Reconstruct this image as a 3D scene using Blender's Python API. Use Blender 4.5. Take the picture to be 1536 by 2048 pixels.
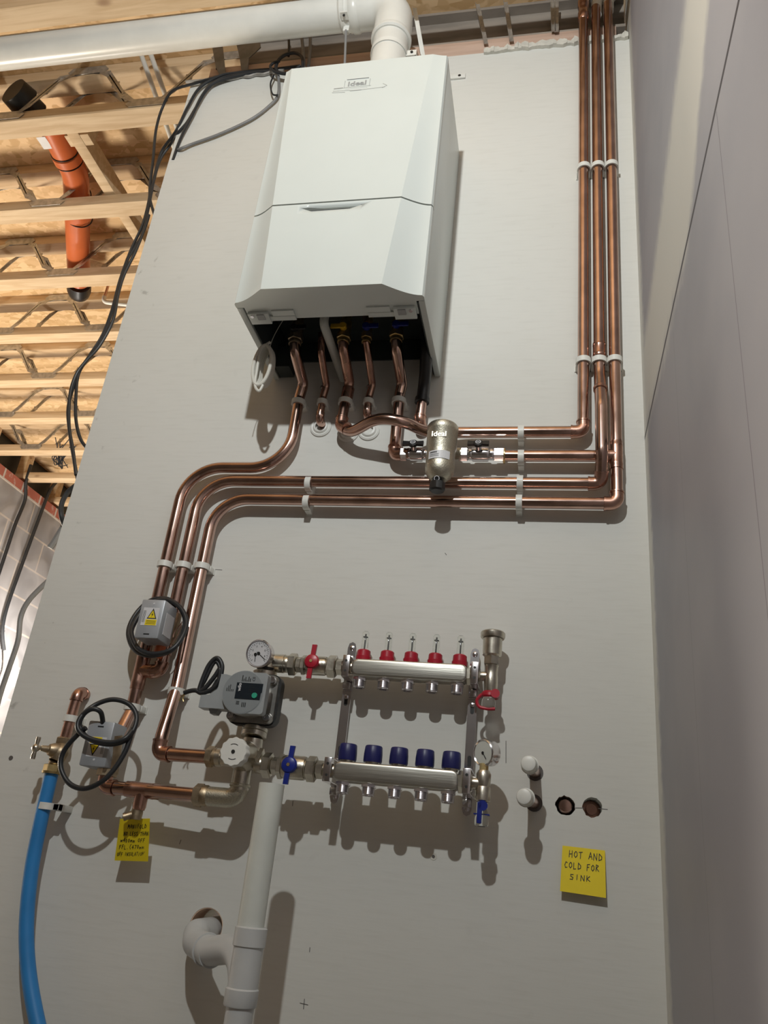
import bpy, bmesh, math, random
from mathutils import Vector, Matrix, Euler, noise
random.seed(7)
V = Vector
for o in list(bpy.data.objects): bpy.data.objects.remove(o)
SC = bpy.context.scene
COL = SC.collection
# ------------------------------------------------------------------ camera, world, lamps, exposure
CAM_ROT = Euler((math.radians(114.55), math.radians(-5.774), math.radians(10.415)), 'XYZ')
CAM_LOC = V((0.64719, -1.50123, -1.0384))
FPX = 1601.64
cd = bpy.data.cameras.new('camera'); cam = bpy.data.objects.new('camera', cd); COL.objects.link(cam)
cam.location = CAM_LOC; cam.rotation_euler = CAM_ROT
cd.sensor_fit = 'VERTICAL'; cd.sensor_height = 24.0; cd.lens = FPX / 2048 * 24.0
cd.clip_start = 0.02; cd.clip_end = 60
SC.camera = cam
SC.view_settings.view_transform = 'Standard'; SC.view_settings.look = 'None'
SC.view_settings.gamma = 1.0; SC.view_settings.exposure = 0.0
SC.view_settings.use_curve_mapping = False
W = bpy.data.worlds.new('world'); SC.world = W; W.use_nodes = True
W.node_tree.nodes['Background'].inputs[0].default_value = (0.75, 0.85, 1.0, 1)
W.node_tree.nodes['Background'].inputs[1].default_value = 0.05

def lamp(name, loc, power, color, radius):
    l = bpy.data.lights.new(name, 'POINT'); l.energy = power; l.color = color; l.shadow_soft_size = radius
    o = bpy.data.objects.new(name, l); COL.objects.link(o); o.location = loc
    return o
ld = bpy.data.lights.new('site_lamp', 'AREA'); ld.shape = 'DISK'; ld.size = .05; ld.energy = 27; ld.color = (.965, 1.0, .985)
lo_ = bpy.data.objects.new('site_lamp', ld); COL.objects.link(lo_); lo_.location = (.335, -1.915, .625)
lo_.rotation_euler = V((0.02, 1.0, 0.0)).to_track_quat('-Z', 'Y').to_euler()      # LED floodlight facing the wall
lamp('far_room_lamp', (-2.3, 1.08, -.9), 205, (1.0, .88, .72), .20)
lamp('far_wall_lamp', (-2.42, 2.9, -.12), 42, (1.0, .92, .84), .10)

def at(u, v, y):
    """world point seen at photo pixel (u, v) on the vertical plane at depth y"""
    d = CAM_ROT.to_matrix() @ V(((u - 768) / FPX, -(v - 1024) / FPX, -1.0))
    return CAM_LOC + d * ((y - CAM_LOC.y) / d.y)
def ats(y, *uv): return [at(a[0], a[1], a[2] if len(a) > 2 else y) for a in uv]

# ------------------------------------------------------------------ materials
def new_mat(name):
    m = bpy.data.materials.new(name); m.use_nodes = True
    nt = m.node_tree; b = nt.nodes['Principled BSDF']
    return m, nt, b
def N(nt, t, **k):
    n = nt.nodes.new(t)
    for a, b in k.items(): setattr(n, a, b)
    return n
def lk(nt, a, b): nt.links.new(a, b)
def mth(nt, op, a, b=None, clamp=False):
    n = N(nt, 'ShaderNodeMath', operation=op); n.use_clamp = clamp
    for i, x in enumerate((a, b)):
        if x is None: continue
        if isinstance(x, (int, float)): n.inputs[i].default_value = x
        else: lk(nt, x, n.inputs[i])
    return n.outputs[0]
def sstep(nt, x, lo, hi):
    n = N(nt, 'ShaderNodeMapRange', interpolation_type='SMOOTHSTEP')
    lk(nt, x, n.inputs[0]); n.inputs[1].default_value = lo; n.inputs[2].default_value = hi
    return n.outputs[0]
def mixc(nt, f, a, b):
    n = N(nt, 'ShaderNodeMix', data_type='RGBA')
    if isinstance(f, (int, float)): n.inputs[0].default_value = f
    else: lk(nt, f, n.inputs[0])
    for i, x in ((6, a), (7, b)):
        if isinstance(x, tuple): n.inputs[i].default_value = (*x, 1)
        else: lk(nt, x, n.inputs[i])
    return n.outputs[2]
def simple(name, col, rough=.5, metal=0.0, var=.06, scale=30, bump=0.0, spec=None, stretch=(1, 1, 1), rvar=0.0):
    m, nt, b = new_mat(name)
    tc = N(nt, 'ShaderNodeTexCoord'); mp = N(nt, 'ShaderNodeMapping'); lk(nt, tc.outputs['Object'], mp.inputs[0])
    mp.inputs[3].default_value = stretch
    nz = N(nt, 'ShaderNodeTexNoise'); nz.inputs['Scale'].default_value = scale; nz.inputs['Detail'].default_value = 5
    lk(nt, mp.outputs[0], nz.inputs[0])
    lo = tuple(c * (1 - var) for c in col); hi = tuple(min(1, c * (1 + var)) for c in col)
    lk(nt, mixc(nt, sstep(nt, nz.outputs[0], .3, .7), lo, hi), b.inputs['Base Color'])
    b.inputs['Roughness'].default_value = rough; b.inputs['Metallic'].default_value = metal
    if rvar:
        lk(nt, mth(nt, 'ADD', rough - rvar * .5, mth(nt, 'MULTIPLY', nz.outputs[0], rvar)), b.inputs['Roughness'])
    if spec is not None: b.inputs['Specular IOR Level'].default_value = spec
    if bump:
        bp = N(nt, 'ShaderNodeBump'); bp.inputs['Strength'].default_value = bump; bp.inputs['Distance'].default_value = .002
        lk(nt, nz.outputs[0], bp.inputs['Height']); lk(nt, bp.outputs[0], b.inputs['Normal'])
    return m
M = {}
M['copper'] = simple('copper', (.53, .355, .295), .18, 1, .14, 18, .0, rvar=.16)
M['copper_dark'] = simple('copper fitting', (.50, .30, .235), .26, 1, .16, 25, .0, rvar=.2)
M['nickel'] = simple('nickel plated brass', (.58, .54, .46), .30, 1, .12, 60, .25, rvar=.15)
M['nickel_rough'] = simple('cast nickel', (.55, .52, .43), .40, 1, .12, 500, .25)
M['brass'] = simple('brass', (.55, .42, .20), .36, 1, .18, 60, .2)
M['brass_old'] = simple('tarnished brass', (.40, .32, .22), .45, 1, .22, 60, .3)
M['chrome'] = simple('chrome', (.74, .72, .74), .20, 1, .05, 20)
M['steel'] = simple('stainless steel', (.56, .55, .50), .34, 1, .10, 35, .15, stretch=(.3, 1, 6))
M['galv'] = simple('galvanised steel', (.46, .45, .43), .42, .75, .18, 60)
M['galv_box'] = simple('grey metal box', (.40, .42, .45), .45, .35, .06, 30)
M['white'] = simple('white casing', (.575, .615, .595), .32, 0, .01, 10)
M['white_plastic'] = simple('white plastic', (.72, .72, .68), .4, 0, .04, 30)
M['flue'] = simple('white flue plastic', (.70, .70, .66), .28, 0, .04, 12)
M['waste'] = simple('pale grey waste plastic', (.60, .62, .58), .42, 0, .05, 15)
M['waste2'] = simple('grey fitting plastic', (.52, .53, .53), .36, 0, .05, 15)
M['cavity'] = simple('dark casing interior', (.035, .045, .045), .5, 0, .2, 10)
M['black'] = simple('black plastic', (.012, .012, .013), .38, 0, .1, 20)
M['cable'] = simple('black cable', (.018, .02, .023), .42, 0, .1, 20)
M['cable_grey'] = simple('grey cable', (.20, .20, .20), .5, 0, .1, 20)
M['cable_white'] = simple('white cable', (.62, .60, .54), .45, 0, .05, 20)
M['red'] = simple('red plastic', (.40, .012, .03), .35, 0, .08, 30)
M['blue'] = simple('blue plastic', (.012, .025, .22), .32, 0, .08, 30)
M['blue_cap'] = simple('dark blue plastic', (.012, .014, .10), .4, 0, .08, 30)
M['blue_pipe'] = simple('blue pipe', (.03, .22, .55), .42, 0, .08, 12)
M['orange'] = simple('orange soil pipe', (.58, .14, .045), .32, 0, .06, 8)
M['yellow'] = simple('yellow paper', (.80, .62, .01), .65, 0, .03, 20)
M['yellow_lever'] = simple('yellow lever', (.65, .40, .02), .4, 0, .05, 20)
M['ink'] = simple('ink', (.012, .012, .012), .5)
M['paper'] = simple('white sticker', (.62, .62, .64), .45, 0, .03)
M['pump_grey'] = simple('pump grey plastic', (.30, .32, .33), .4, 0, .04, 30)
M['pump_face'] = simple('pump face plate', (.22, .24, .25), .45, 0, .03, 30)
M['alu'] = simple('cast aluminium', (.40, .39, .37), .35, .9, .1, 60, .2)
M['iron'] = simple('black cast iron', (.02, .02, .02), .45, .2, .2, 80, .3)
M['display'] = simple('dark display', (.012, .018, .025), .25)
M['green'] = simple('green button', (.03, .34, .22), .4)
M['grey_print'] = simple('grey print', (.10, .10, .105), .5)
M['mid_grey'] = simple('mid grey plastic', (.30, .31, .31), .45)
M['peach'] = simple('cut edge in painted warm light', (.72, .50, .36), .6)  # peach tone puts the warm light inside the waste hole into the colour
M['pencil'] = simple('pencil', (.10, .09, .085), .7)
M['filler'] = simple('wall filler', (.60, .58, .52), .85, 0, .12, 40, .8)
M['beam'] = simple('grimy steel beam', (.23, .20, .17), .7, 0, .35, 7, .4, stretch=(.5, 1, 3))
M['floor'] = simple('concrete floor', (.16, .155, .145), .85, 0, .15, 4)
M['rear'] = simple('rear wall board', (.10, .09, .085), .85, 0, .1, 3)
M['board_edge'] = simple('plasterboard edge', (.75, .70, .62), .85)
M['membrane'] = simple('grey membrane', (.16, .16, .155), .5, 0, .3, 20, .6)
M['dpc'] = simple('black damp course', (.03, .035, .035), .5, 0, .2, 10)

def mk_glass():
    m, nt, b = new_mat('clear gauge plastic')
    b.inputs['Base Color'].default_value = (.93, .95, .92, 1); b.inputs['Roughness'].default_value = .08
    b.inputs['Transmission Weight'].default_value = .92; b.inputs['IOR'].default_value = 1.25
    return m
M['glass'] = mk_glass()

def mk_plaster():
    m, nt, b = new_mat('skimmed plaster wall')
    g = N(nt, 'ShaderNodeNewGeometry')
    mp = N(nt, 'ShaderNodeMapping'); lk(nt, g.outputs['Position'], mp.inputs[0]); mp.inputs[3].default_value = (1, 1, 9)
    n1 = N(nt, 'ShaderNodeTexNoise'); n1.inputs['Scale'].default_value = 14; n1.inputs['Detail'].default_value = 6; lk(nt, mp.outputs[0], n1.inputs[0])
    n2 = N(nt, 'ShaderNodeTexNoise'); n2.inputs['Scale'].default_value = 1.7; n2.inputs['Detail'].default_value = 4; lk(nt, g.outputs['Position'], n2.inputs[0])
    n3 = N(nt, 'ShaderNodeTexNoise'); n3.inputs['Scale'].default_value = 26; n3.inputs['Detail'].default_value = 8; lk(nt, g.outputs['Position'], n3.inputs[0])
    c = mixc(nt, sstep(nt, n2.outputs[0], .35, .65), (.635, .63, .59), (.66, .655, .62))
    c = mixc(nt, mth(nt, 'MULTIPLY', sstep(nt, n1.outputs[0], .45, .8), .35), c, (.56, .55, .51))
    # scuffs near the free left-hand edge and sparse specks elsewhere
    sep = N(nt, 'ShaderNodeSeparateXYZ'); lk(nt, g.outputs['Position'], sep.inputs[0])
    edge = sstep(nt, mth(nt, 'MULTIPLY', sep.outputs[0], -1.0), .33, .40)
    sc = mth(nt, 'MULTIPLY', sstep(nt, n3.outputs[0], .64, .72), mth(nt, 'ADD', mth(nt, 'MULTIPLY', edge, .45), .05))
    c = mixc(nt, sc, c, (.25, .24, .22))
    lk(nt, c, b.inputs['Base Color']); b.inputs['Roughness'].default_value = .72
    b.inputs['Specular IOR Level'].default_value = .3
    bp = N(nt, 'ShaderNodeBump'); bp.inputs['Strength'].default_value = .08; bp.inputs['Distance'].default_value = .003
    lk(nt, n1.outputs[0], bp.inputs['Height']); lk(nt, bp.outputs[0], b.inputs['Normal'])
    return m
M['plaster'] = mk_plaster()

def mk_right_wall():
    m, nt, b = new_mat('lilac plasterboard with jointing compound')
    g = N(nt, 'ShaderNodeNewGeometry'); sep = N(nt, 'ShaderNodeSeparateXYZ'); lk(nt, g.outputs['Position'], sep.inputs[0])
    nz = N(nt, 'ShaderNodeTexNoise'); nz.inputs['Scale'].default_value = 40; nz.inputs['Detail'].default_value = 8; lk(nt, g.outputs['Position'], nz.inputs[0])
    nb = N(nt, 'ShaderNodeTexNoise'); nb.inputs['Scale'].default_value = 3; nb.inputs['Detail'].default_value = 3; lk(nt, g.outputs['Position'], nb.inputs[0])
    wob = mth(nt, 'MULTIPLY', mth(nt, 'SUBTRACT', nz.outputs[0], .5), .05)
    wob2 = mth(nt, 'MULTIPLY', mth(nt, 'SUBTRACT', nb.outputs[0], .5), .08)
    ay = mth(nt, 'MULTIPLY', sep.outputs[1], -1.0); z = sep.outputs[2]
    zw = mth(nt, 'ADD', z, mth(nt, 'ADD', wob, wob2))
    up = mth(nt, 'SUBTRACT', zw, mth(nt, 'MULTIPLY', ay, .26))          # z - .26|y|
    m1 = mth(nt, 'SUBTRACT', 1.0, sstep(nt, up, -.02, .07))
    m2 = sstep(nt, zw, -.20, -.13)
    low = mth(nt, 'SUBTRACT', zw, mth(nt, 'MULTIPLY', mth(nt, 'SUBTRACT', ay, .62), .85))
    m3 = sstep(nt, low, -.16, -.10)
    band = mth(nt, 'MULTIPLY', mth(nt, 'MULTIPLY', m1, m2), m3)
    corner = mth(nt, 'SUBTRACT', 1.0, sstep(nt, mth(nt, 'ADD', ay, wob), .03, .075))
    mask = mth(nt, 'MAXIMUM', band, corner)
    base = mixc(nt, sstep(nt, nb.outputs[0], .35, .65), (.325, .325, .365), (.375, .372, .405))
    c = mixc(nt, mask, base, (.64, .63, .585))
    # the horizontal board joint and two vertical ruled lines
    j = mth(nt, 'LESS_THAN', mth(nt, 'ABSOLUTE', mth(nt, 'ADD', z, .162)), .0046)
    def vline(y0, w, zmax):
        a = mth(nt, 'LESS_THAN', mth(nt, 'ABSOLUTE', mth(nt, 'SUBTRACT', ay, y0)), w)
        return mth(nt, 'MULTIPLY', a, mth(nt, 'LESS_THAN', z, zmax))
    c = mixc(nt, mth(nt, 'MULTIPLY', vline(.785, .0012, -.17), .7), c, (.12, .11, .13))
    c = mixc(nt, mth(nt, 'MULTIPLY', vline(.405, .0010, -.17), .45), c, (.16, .15, .17))
    c = mixc(nt, j, c, (.05, .045, .055))
    lk(nt, c, b.inputs['Base Color']); b.inputs['Roughness'].default_value = .55
    return m
M['right'] = mk_right_wall()

def mk_wood(name, light, dark, knots=True):
    m, nt, b = new_mat(name)
    tc = N(nt, 'ShaderNodeTexCoord'); mp = N(nt, 'ShaderNodeMapping'); lk(nt, tc.outputs['Object'], mp.inputs[0])
    mp.inputs[3].default_value = (1.2, 14, 14)
    oi = N(nt, 'ShaderNodeObjectInfo'); off = mth(nt, 'MULTIPLY', oi.outputs['Random'], 37.0)
    cmb = N(nt, 'ShaderNodeCombineXYZ'); lk(nt, off, cmb.inputs[0]); lk(nt, cmb.outputs[0], mp.inputs[1])
    n = N(nt, 'ShaderNodeTexNoise'); n.inputs['Scale'].default_value = 3.5; n.inputs['Detail'].default_value = 7; n.inputs['Distortion'].default_value = .6
    lk(nt, mp.outputs[0], n.inputs[0])
    c = mixc(nt, sstep(nt, n.outputs[0], .32, .68), dark, light)
    mp2 = N(nt, 'ShaderNodeMapping'); lk(nt, tc.outputs['Object'], mp2.inputs[0]); mp2.inputs[3].default_value = (1, 2.2, 2.2); lk(nt, cmb.outputs[0], mp2.inputs[1])
    vo = N(nt, 'ShaderNodeTexVoronoi'); vo.inputs['Scale'].default_value = 3.2; lk(nt, mp2.outputs[0], vo.inputs[0])
    k = mth(nt, 'SUBTRACT', 1.0, sstep(nt, vo.outputs['Distance'], .04, .12))
    c = mixc(nt, mth(nt, 'MULTIPLY', k, .75), c, (.22, .11, .05))
    lk(nt, c, b.inputs['Base Color']); b.inputs['Roughness'].default_value = .7
    return m
M['wood'] = mk_wood('pale spruce timber', (.66, .50, .32), (.54, .38, .22))
M['wood_pink'] = mk_wood('pink treated timber', (.56, .41, .33), (.46, .32, .25))

def mk_osb():
    m, nt, b = new_mat('oriented strand board')
    tc = N(nt, 'ShaderNodeTexCoord')
    prev = None
    for i, (rot, sc) in enumerate(((.5, (9, 30, 1)), (2.1, (10, 34, 1)), (-.4, (8, 26, 1)))):
        mp = N(nt, 'ShaderNodeMapping'); lk(nt, tc.outputs['Object'], mp.inputs[0]); mp.inputs[2].default_value = (0, 0, rot); mp.inputs[3].default_value = sc
        vo = N(nt, 'ShaderNodeTexVoronoi'); vo.inputs['Scale'].default_value = 1.3; lk(nt, mp.outputs[0], vo.inputs[0])
        sp = N(nt, 'ShaderNodeSeparateColor'); lk(nt, vo.outputs['Color'], sp.inputs[0])
        c = mixc(nt, sp.outputs[0], (.80, .58, .34), (.56, .36, .17))
        if prev is None: prev = c
        else:
            nz = N(nt, 'ShaderNodeTexNoise'); nz.inputs['Scale'].default_value = 9 + 5 * i; lk(nt, tc.outputs['Object'], nz.inputs[0])
            prev = mixc(nt, sstep(nt, nz.outputs[0], .47, .53), prev, c)
    lk(nt, prev, b.inputs['Base Color']); b.inputs['Roughness'].default_value = .75
    return m
M['osb'] = mk_osb()

def mk_block():
    m, nt, b = new_mat('concrete block behind clear sheet')
    g = N(nt, 'ShaderNodeNewGeometry'); sep = N(nt, 'ShaderNodeSeparateXYZ'); lk(nt, g.outputs['Position'], sep.inputs[0])
    cmb = N(nt, 'ShaderNodeCombineXYZ'); lk(nt, sep.outputs[1], cmb.inputs[0]); lk(nt, mth(nt, 'ADD', sep.outputs[2], -1.022 + 2.1), cmb.inputs[1])
    br = N(nt, 'ShaderNodeTexBrick'); lk(nt, cmb.outputs[0], br.inputs[0])
    br.inputs['Scale'].default_value = 1; br.inputs['Brick Width'].default_value = .41; br.inputs['Row Height'].default_value = .21
    br.inputs['Mortar Size'].default_value = .007; br.inputs['Mortar Smooth'].default_value = .3
    br.inputs['Color1'].default_value = (.27, .265, .27, 1); br.inputs['Color2'].default_value = (.34, .33, .33, 1); br.inputs['Mortar'].default_value = (.52, .46, .40, 1)
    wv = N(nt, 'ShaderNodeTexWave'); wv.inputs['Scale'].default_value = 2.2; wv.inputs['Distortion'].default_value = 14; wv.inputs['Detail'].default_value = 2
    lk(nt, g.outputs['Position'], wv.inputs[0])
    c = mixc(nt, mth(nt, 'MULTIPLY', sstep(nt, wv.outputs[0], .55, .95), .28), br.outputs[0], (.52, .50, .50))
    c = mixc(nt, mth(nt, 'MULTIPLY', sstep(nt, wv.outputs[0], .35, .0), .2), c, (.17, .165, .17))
    lk(nt, c, b.inputs['Base Color']); b.inputs['Roughness'].default_value = .38
    bp = N(nt, 'ShaderNodeBump'); bp.inputs['Strength'].default_value = .5; bp.inputs['Distance'].default_value = .01
    lk(nt, wv.outputs[0], bp.inputs['Height']); lk(nt, bp.outputs[0], b.inputs['Normal'])
    return m
M['block'] = mk_block()

def mk_brick():
    m, nt, b = new_mat('red brick course')
    g = N(nt, 'ShaderNodeNewGeometry'); sep = N(nt, 'ShaderNodeSeparateXYZ'); lk(nt, g.outputs['Position'], sep.inputs[0])
    cmb = N(nt, 'ShaderNodeCombineXYZ'); lk(nt, sep.outputs[1], cmb.inputs[0]); lk(nt, mth(nt, 'ADD', sep.outputs[2], -1.025 + 1.3), cmb.inputs[1])
    br = N(nt, 'ShaderNodeTexBrick'); lk(nt, cmb.outputs[0], br.inputs[0]); br.inputs['Scale'].default_value = 1
    br.inputs['Brick Width'].default_value = .2; br.inputs['Row Height'].default_value = .13; br.inputs['Mortar Size'].default_value = .008
    br.inputs['Color1'].default_value = (.36, .10, .075, 1); br.inputs['Color2'].default_value = (.46, .15, .10, 1); br.inputs['Mortar'].default_value = (.55, .50, .45, 1)
    nz = N(nt, 'ShaderNodeTexNoise'); nz.inputs['Scale'].default_value = 22; lk(nt, g.outputs['Position'], nz.inputs[0])
    c = mixc(nt, mth(nt, 'MULTIPLY', sstep(nt, nz.outputs[0], .58, .7), .6), br.outputs[0], (.55, .45, .40))
    lk(nt, c, b.inputs['Base Color']); b.inputs['Roughness'].default_value = .8
    return m
M['brick'] = mk_brick()

# ------------------------------------------------------------------ mesh building helpers
def frame(axis):
    a = V(axis).normalized(); h = V((0, 0, 1)) if abs(a.z) < .9 else V((0, 1, 0))
    u = h.cross(a).normalized(); return a, u, a.cross(u)
def fillet(pts, rad, n=8):
    pts = [V(p) for p in pts]; out = [pts[0]]
    for i in range(1, len(pts) - 1):
        r = rad[i - 1] if isinstance(rad, (list, tuple)) else rad
        a = (pts[i - 1] - pts[i]); b = (pts[i + 1] - pts[i]); la, lb = a.length, b.length; a.normalize(); b.normalize()
        ang = a.angle(b)
        if ang > math.pi - .02 or r <= 0: out.append(pts[i]); continue
        t = min(r / math.tan(ang / 2), la * .49 if i > 1 else la * .98, lb * .49 if i < len(pts) - 2 else lb * .98)
        r2 = t * math.tan(ang / 2); c = pts[i] + (a + b).normalized() * (r2 / math.sin(ang / 2))
        p0 = pts[i] + a * t; p1 = pts[i] + b * t; v0 = p0 - c; v1 = p1 - c; tot = v0.angle(v1); ax = v0.cross(v1).normalized()
        for k in range(n + 1): out.append(c + Matrix.Rotation(tot * k / n, 3, ax) @ v0)
    out.append(pts[-1]); return out
def spline(pts, n=8, closed=False):
    pts = [V(p) for p in pts]; L = len(pts); out = []
    for i in range(L if closed else L - 1):
        g = lambda j: pts[j % L] if closed else pts[max(0, min(L - 1, j))]
        p0, p1, p2, p3 = g(i - 1), g(i), g(i + 1), g(i + 2)
        for k in range(n):
            t = k / n
            out.append(.5 * ((2 * p1) + (p2 - p0) * t + (2 * p0 - 5 * p1 + 4 * p2 - p3) * t * t + (3 * p1 - p0 - 3 * p2 + p3) * t ** 3))
    if not closed: out.append(pts[-1])
    return out
ORG = {}
class B:
    def __init__(s): s.bm = bmesh.new(); s.mi = 0
    def face(s, vs):
        try:
            f = s.bm.faces.new(vs); f.material_index = s.mi; return f
        except ValueError: return None
    def tube(s, pts, r, seg=16, closed=False, cap=True):
        pts = [V(p) for p in pts]; q = [pts[0]]
        for p in pts[1:]:
            if (p - q[-1]).length > 1e-5: q.append(p)
        pts = q; n = len(pts); rs = r if isinstance(r, (list, tuple)) else [r] * n
        tn = []
        for i in range(n):
            a = pts[(i - 1) % n] if (closed or i > 0) else pts[i]; b = pts[(i + 1) % n] if (closed or i < n - 1) else pts[i]
            tn.append((b - a).normalized())
        _, u, _ = frame(tn[0]); rings = []
        for i in range(n):
            u = (u - tn[i] * u.dot(tn[i])).normalized(); w = tn[i].cross(u)
            rings.append([s.bm.verts.new(pts[i] + (u * math.cos(2 * math.pi * k / seg) + w * math.sin(2 * math.pi * k / seg)) * rs[i]) for k in range(seg)])
        for i in range(n if closed else n - 1):
            A, Bq = rings[i], rings[(i + 1) % n]
            for k in range(seg): s.face((A[k], A[(k + 1) % seg], Bq[(k + 1) % seg], Bq[k]))
        if cap and not closed: s.face(rings[0][::-1]); s.face(rings[-1])
        return s
    def lathe(s, p, axis, prof, seg=24, cap=True, rot=0, lobes=0, amp=0):
        a, u, w = frame(axis); p = V(p); rings = []
        for t, r in prof:
            ring = []
            for k in range(seg):
                th = 2 * math.pi * k / seg + rot; rr = max(r, 1e-5) * (1 + (amp * math.cos(lobes * th) if lobes else 0))
                ring.append(s.bm.verts.new(p + a * t + (u * math.cos(th) + w * math.sin(th)) * rr))
            rings.append(ring)
        for A, Bq in zip(rings, rings[1:]):
            for k in range(seg): s.face((A[k], A[(k + 1) % seg], Bq[(k + 1) % seg], Bq[k]))
        if cap: s.face(rings[0][::-1]); s.face(rings[-1])
        return s
    def hexn(s, p, axis, l, r, rot=math.pi / 6):
        c = r * .12
        return s.lathe(p, axis, [(0, r - c), (c * .6, r), (l - c * .6, r), (l, r - c)], 6, rot=rot)
    def run(s, p, axis, items):
        a = V(axis).normalized(); p = V(p)
        for l, r, sg in items:
            if sg == 6: s.hexn(p, a, l, r)
            else: s.lathe(p, a, [(0, r * .96), (l * .1, r), (l * .9, r), (l, r * .96)], sg)
            p = p + a * l
        return p
    def box(s, c, sz, bev=0.0, rot=None, seg=2):
        c = V(c); R = rot.to_matrix().to_4x4() if rot else Matrix.Identity(4)
        r = bmesh.ops.create_cube(s.bm, size=1.0, matrix=Matrix.Translation(c) @ R @ Matrix.Diagonal((*sz, 1)))
        vs = r['verts']; fs = set(f for v in vs for f in v.link_faces)
        for f in fs: f.material_index = s.mi
        if bev:
            es = list(set(e for v in vs for e in v.link_edges))
            r2 = bmesh.ops.bevel(s.bm, geom=es, offset=bev, segments=seg, profile=.5, affect='EDGES')
            for f in r2['faces']: f.material_index = s.mi
        return s
    def bx(s, x0, x1, y0, y1, z0, z1, bev=0.0): return s.box(((x0 + x1) / 2, (y0 + y1) / 2, (z0 + z1) / 2), (abs(x1 - x0), abs(y1 - y0), abs(z1 - z0)), bev)
    def prism(s, poly, o, ux, uy, depth, off=0.0):
        o, ux, uy = V(o), V(ux).normalized(), V(uy).normalized(); nrm = ux.cross(uy)
        a = [s.bm.verts.new(o + ux * x + uy * y + nrm * off) for x, y in poly]
        b = [s.bm.verts.new(o + ux * x + uy * y + nrm * (off + depth)) for x, y in poly]
        n = len(poly); s.face(a[::-1]); s.face(b)
        for k in range(n): s.face((a[k], a[(k + 1) % n], b[(k + 1) % n], b[k]))
        return s
    def ball(s, c, r, sc=(1, 1, 1)):
        rr = bmesh.ops.create_uvsphere(s.bm, u_segments=20, v_segments=12, radius=r, matrix=Matrix.Translation(V(c)) @ Matrix.Diagonal((*sc, 1)))
        for f in set(f for v in rr['verts'] for f in v.link_faces): f.material_index = s.mi
        return s
    def ribbon(s, pts, w, nrm, t=.0003):
        pts = [V(p) for p in pts]; nrm = V(nrm).normalized()
        for a, b in zip(pts, pts[1:]):
            d = (b - a)
            if d.length < 1e-6: continue
            d.normalize(); sd = d.cross(nrm) * (w / 2); a2 = a - d * w * .3; b2 = b + d * w * .3
            lo = [s.bm.verts.new(p) for p in (a2 - sd, b2 - sd, b2 + sd, a2 + sd)]
            hi = [s.bm.verts.new(p + nrm * t) for p in (a2 - sd, b2 - sd, b2 + sd, a2 + sd)]
            s.face(hi); s.face(lo[::-1])
            for k in range(4): s.face((lo[k], lo[(k + 1) % 4], hi[(k + 1) % 4], hi[k]))
        return s
    def out(s, name, mats, parent=None, label=None, sharp=34):
        bmesh.ops.recalc_face_normals(s.bm, faces=s.bm.faces)
        for f in s.bm.faces: f.smooth = True
        for e in s.bm.edges:
            e.smooth = len(e.link_faces) == 2 and e.calc_face_angle(0) < math.radians(sharp)
        me = bpy.data.meshes.new(name); 
        if parent is not None: org = ORG[parent.name]
        else:
            xs = [v.co for v in s.bm.verts]; org = V(((min(c.x for c in xs) + max(c.x for c in xs)) / 2, (min(c.y for c in xs) + max(c.y for c in xs)) / 2, min(c.z for c in xs)))
        bmesh.ops.translate(s.bm, verts=s.bm.verts, vec=-org)
        s.bm.to_mesh(me); s.bm.free()
        if isinstance(mats, str): mats = [mats]
        for m in mats: me.materials.append(M[m])
        o = bpy.data.objects.new(name, me); COL.objects.link(o)
        if parent is not None: o.parent = parent
        else: o.location = org
        ORG[o.name] = org
        if label: o['label'] = label
        return o
def tag(o, label, cat, group=None, kind=None):
    o['label'] = label; o['category'] = cat
    if group: o['group'] = group
    if kind: o['kind'] = kind
    return o
def struct(o, label=None):
    o['kind'] = 'structure'
    if label: o['label'] = label
    return o
def thing(name, loc, label, cat, group=None):
    o = bpy.data.objects.new(name, None); COL.objects.link(o); o.location = loc; o.empty_display_size = .05
    ORG[o.name] = V(loc); return tag(o, label, cat, group)
def apply_bool(o, cutter_bm_list):
    for cb in cutter_bm_list:
        c = cb.out('cutter_tmp', 'ink')
        md = o.modifiers.new('b', 'BOOLEAN'); md.operation = 'DIFFERENCE'; md.object = c; md.solver = 'EXACT'
        bpy.context.view_layer.update()
        dg = bpy.context.evaluated_depsgraph_get(); me = bpy.data.meshes.new_from_object(o.evaluated_get(dg))
        o.modifiers.clear(); o.data = me; bpy.data.objects.remove(c)
def text_mesh(name, txt, size, o, ux, uy, mat, parent, depth=.0004, align='CENTER', bold=0.0, label=None, sx=1.0):
    cu = bpy.data.curves.new('t', 'FONT'); cu.body = txt; cu.size = size; cu.align_x = align; cu.align_y = 'CENTER'; cu.extrude = depth; cu.offset = bold; cu.resolution_u = 3
    to = bpy.data.objects.new('t', cu); COL.objects.link(to); bpy.context.view_layer.update()
    me = bpy.data.meshes.new_from_object(to.evaluated_get(bpy.context.evaluated_depsgraph_get()))
    bpy.data.objects.remove(to)
    ux, uy = V(ux).normalized(), V(uy).normalized(); nn = ux.cross(uy); o = V(o) - ORG[parent.name]
    for v in me.vertices: v.co = o + ux * v.co.x * sx + uy * v.co.y + nn * v.co.z
    me.materials.clear(); me.materials.append(M[mat])
    ob = bpy.data.objects.new(name, me); COL.objects.link(ob); ob.parent = parent; ORG[ob.name] = ORG[parent.name]
    if label: ob['label'] = label
    return ob
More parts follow.
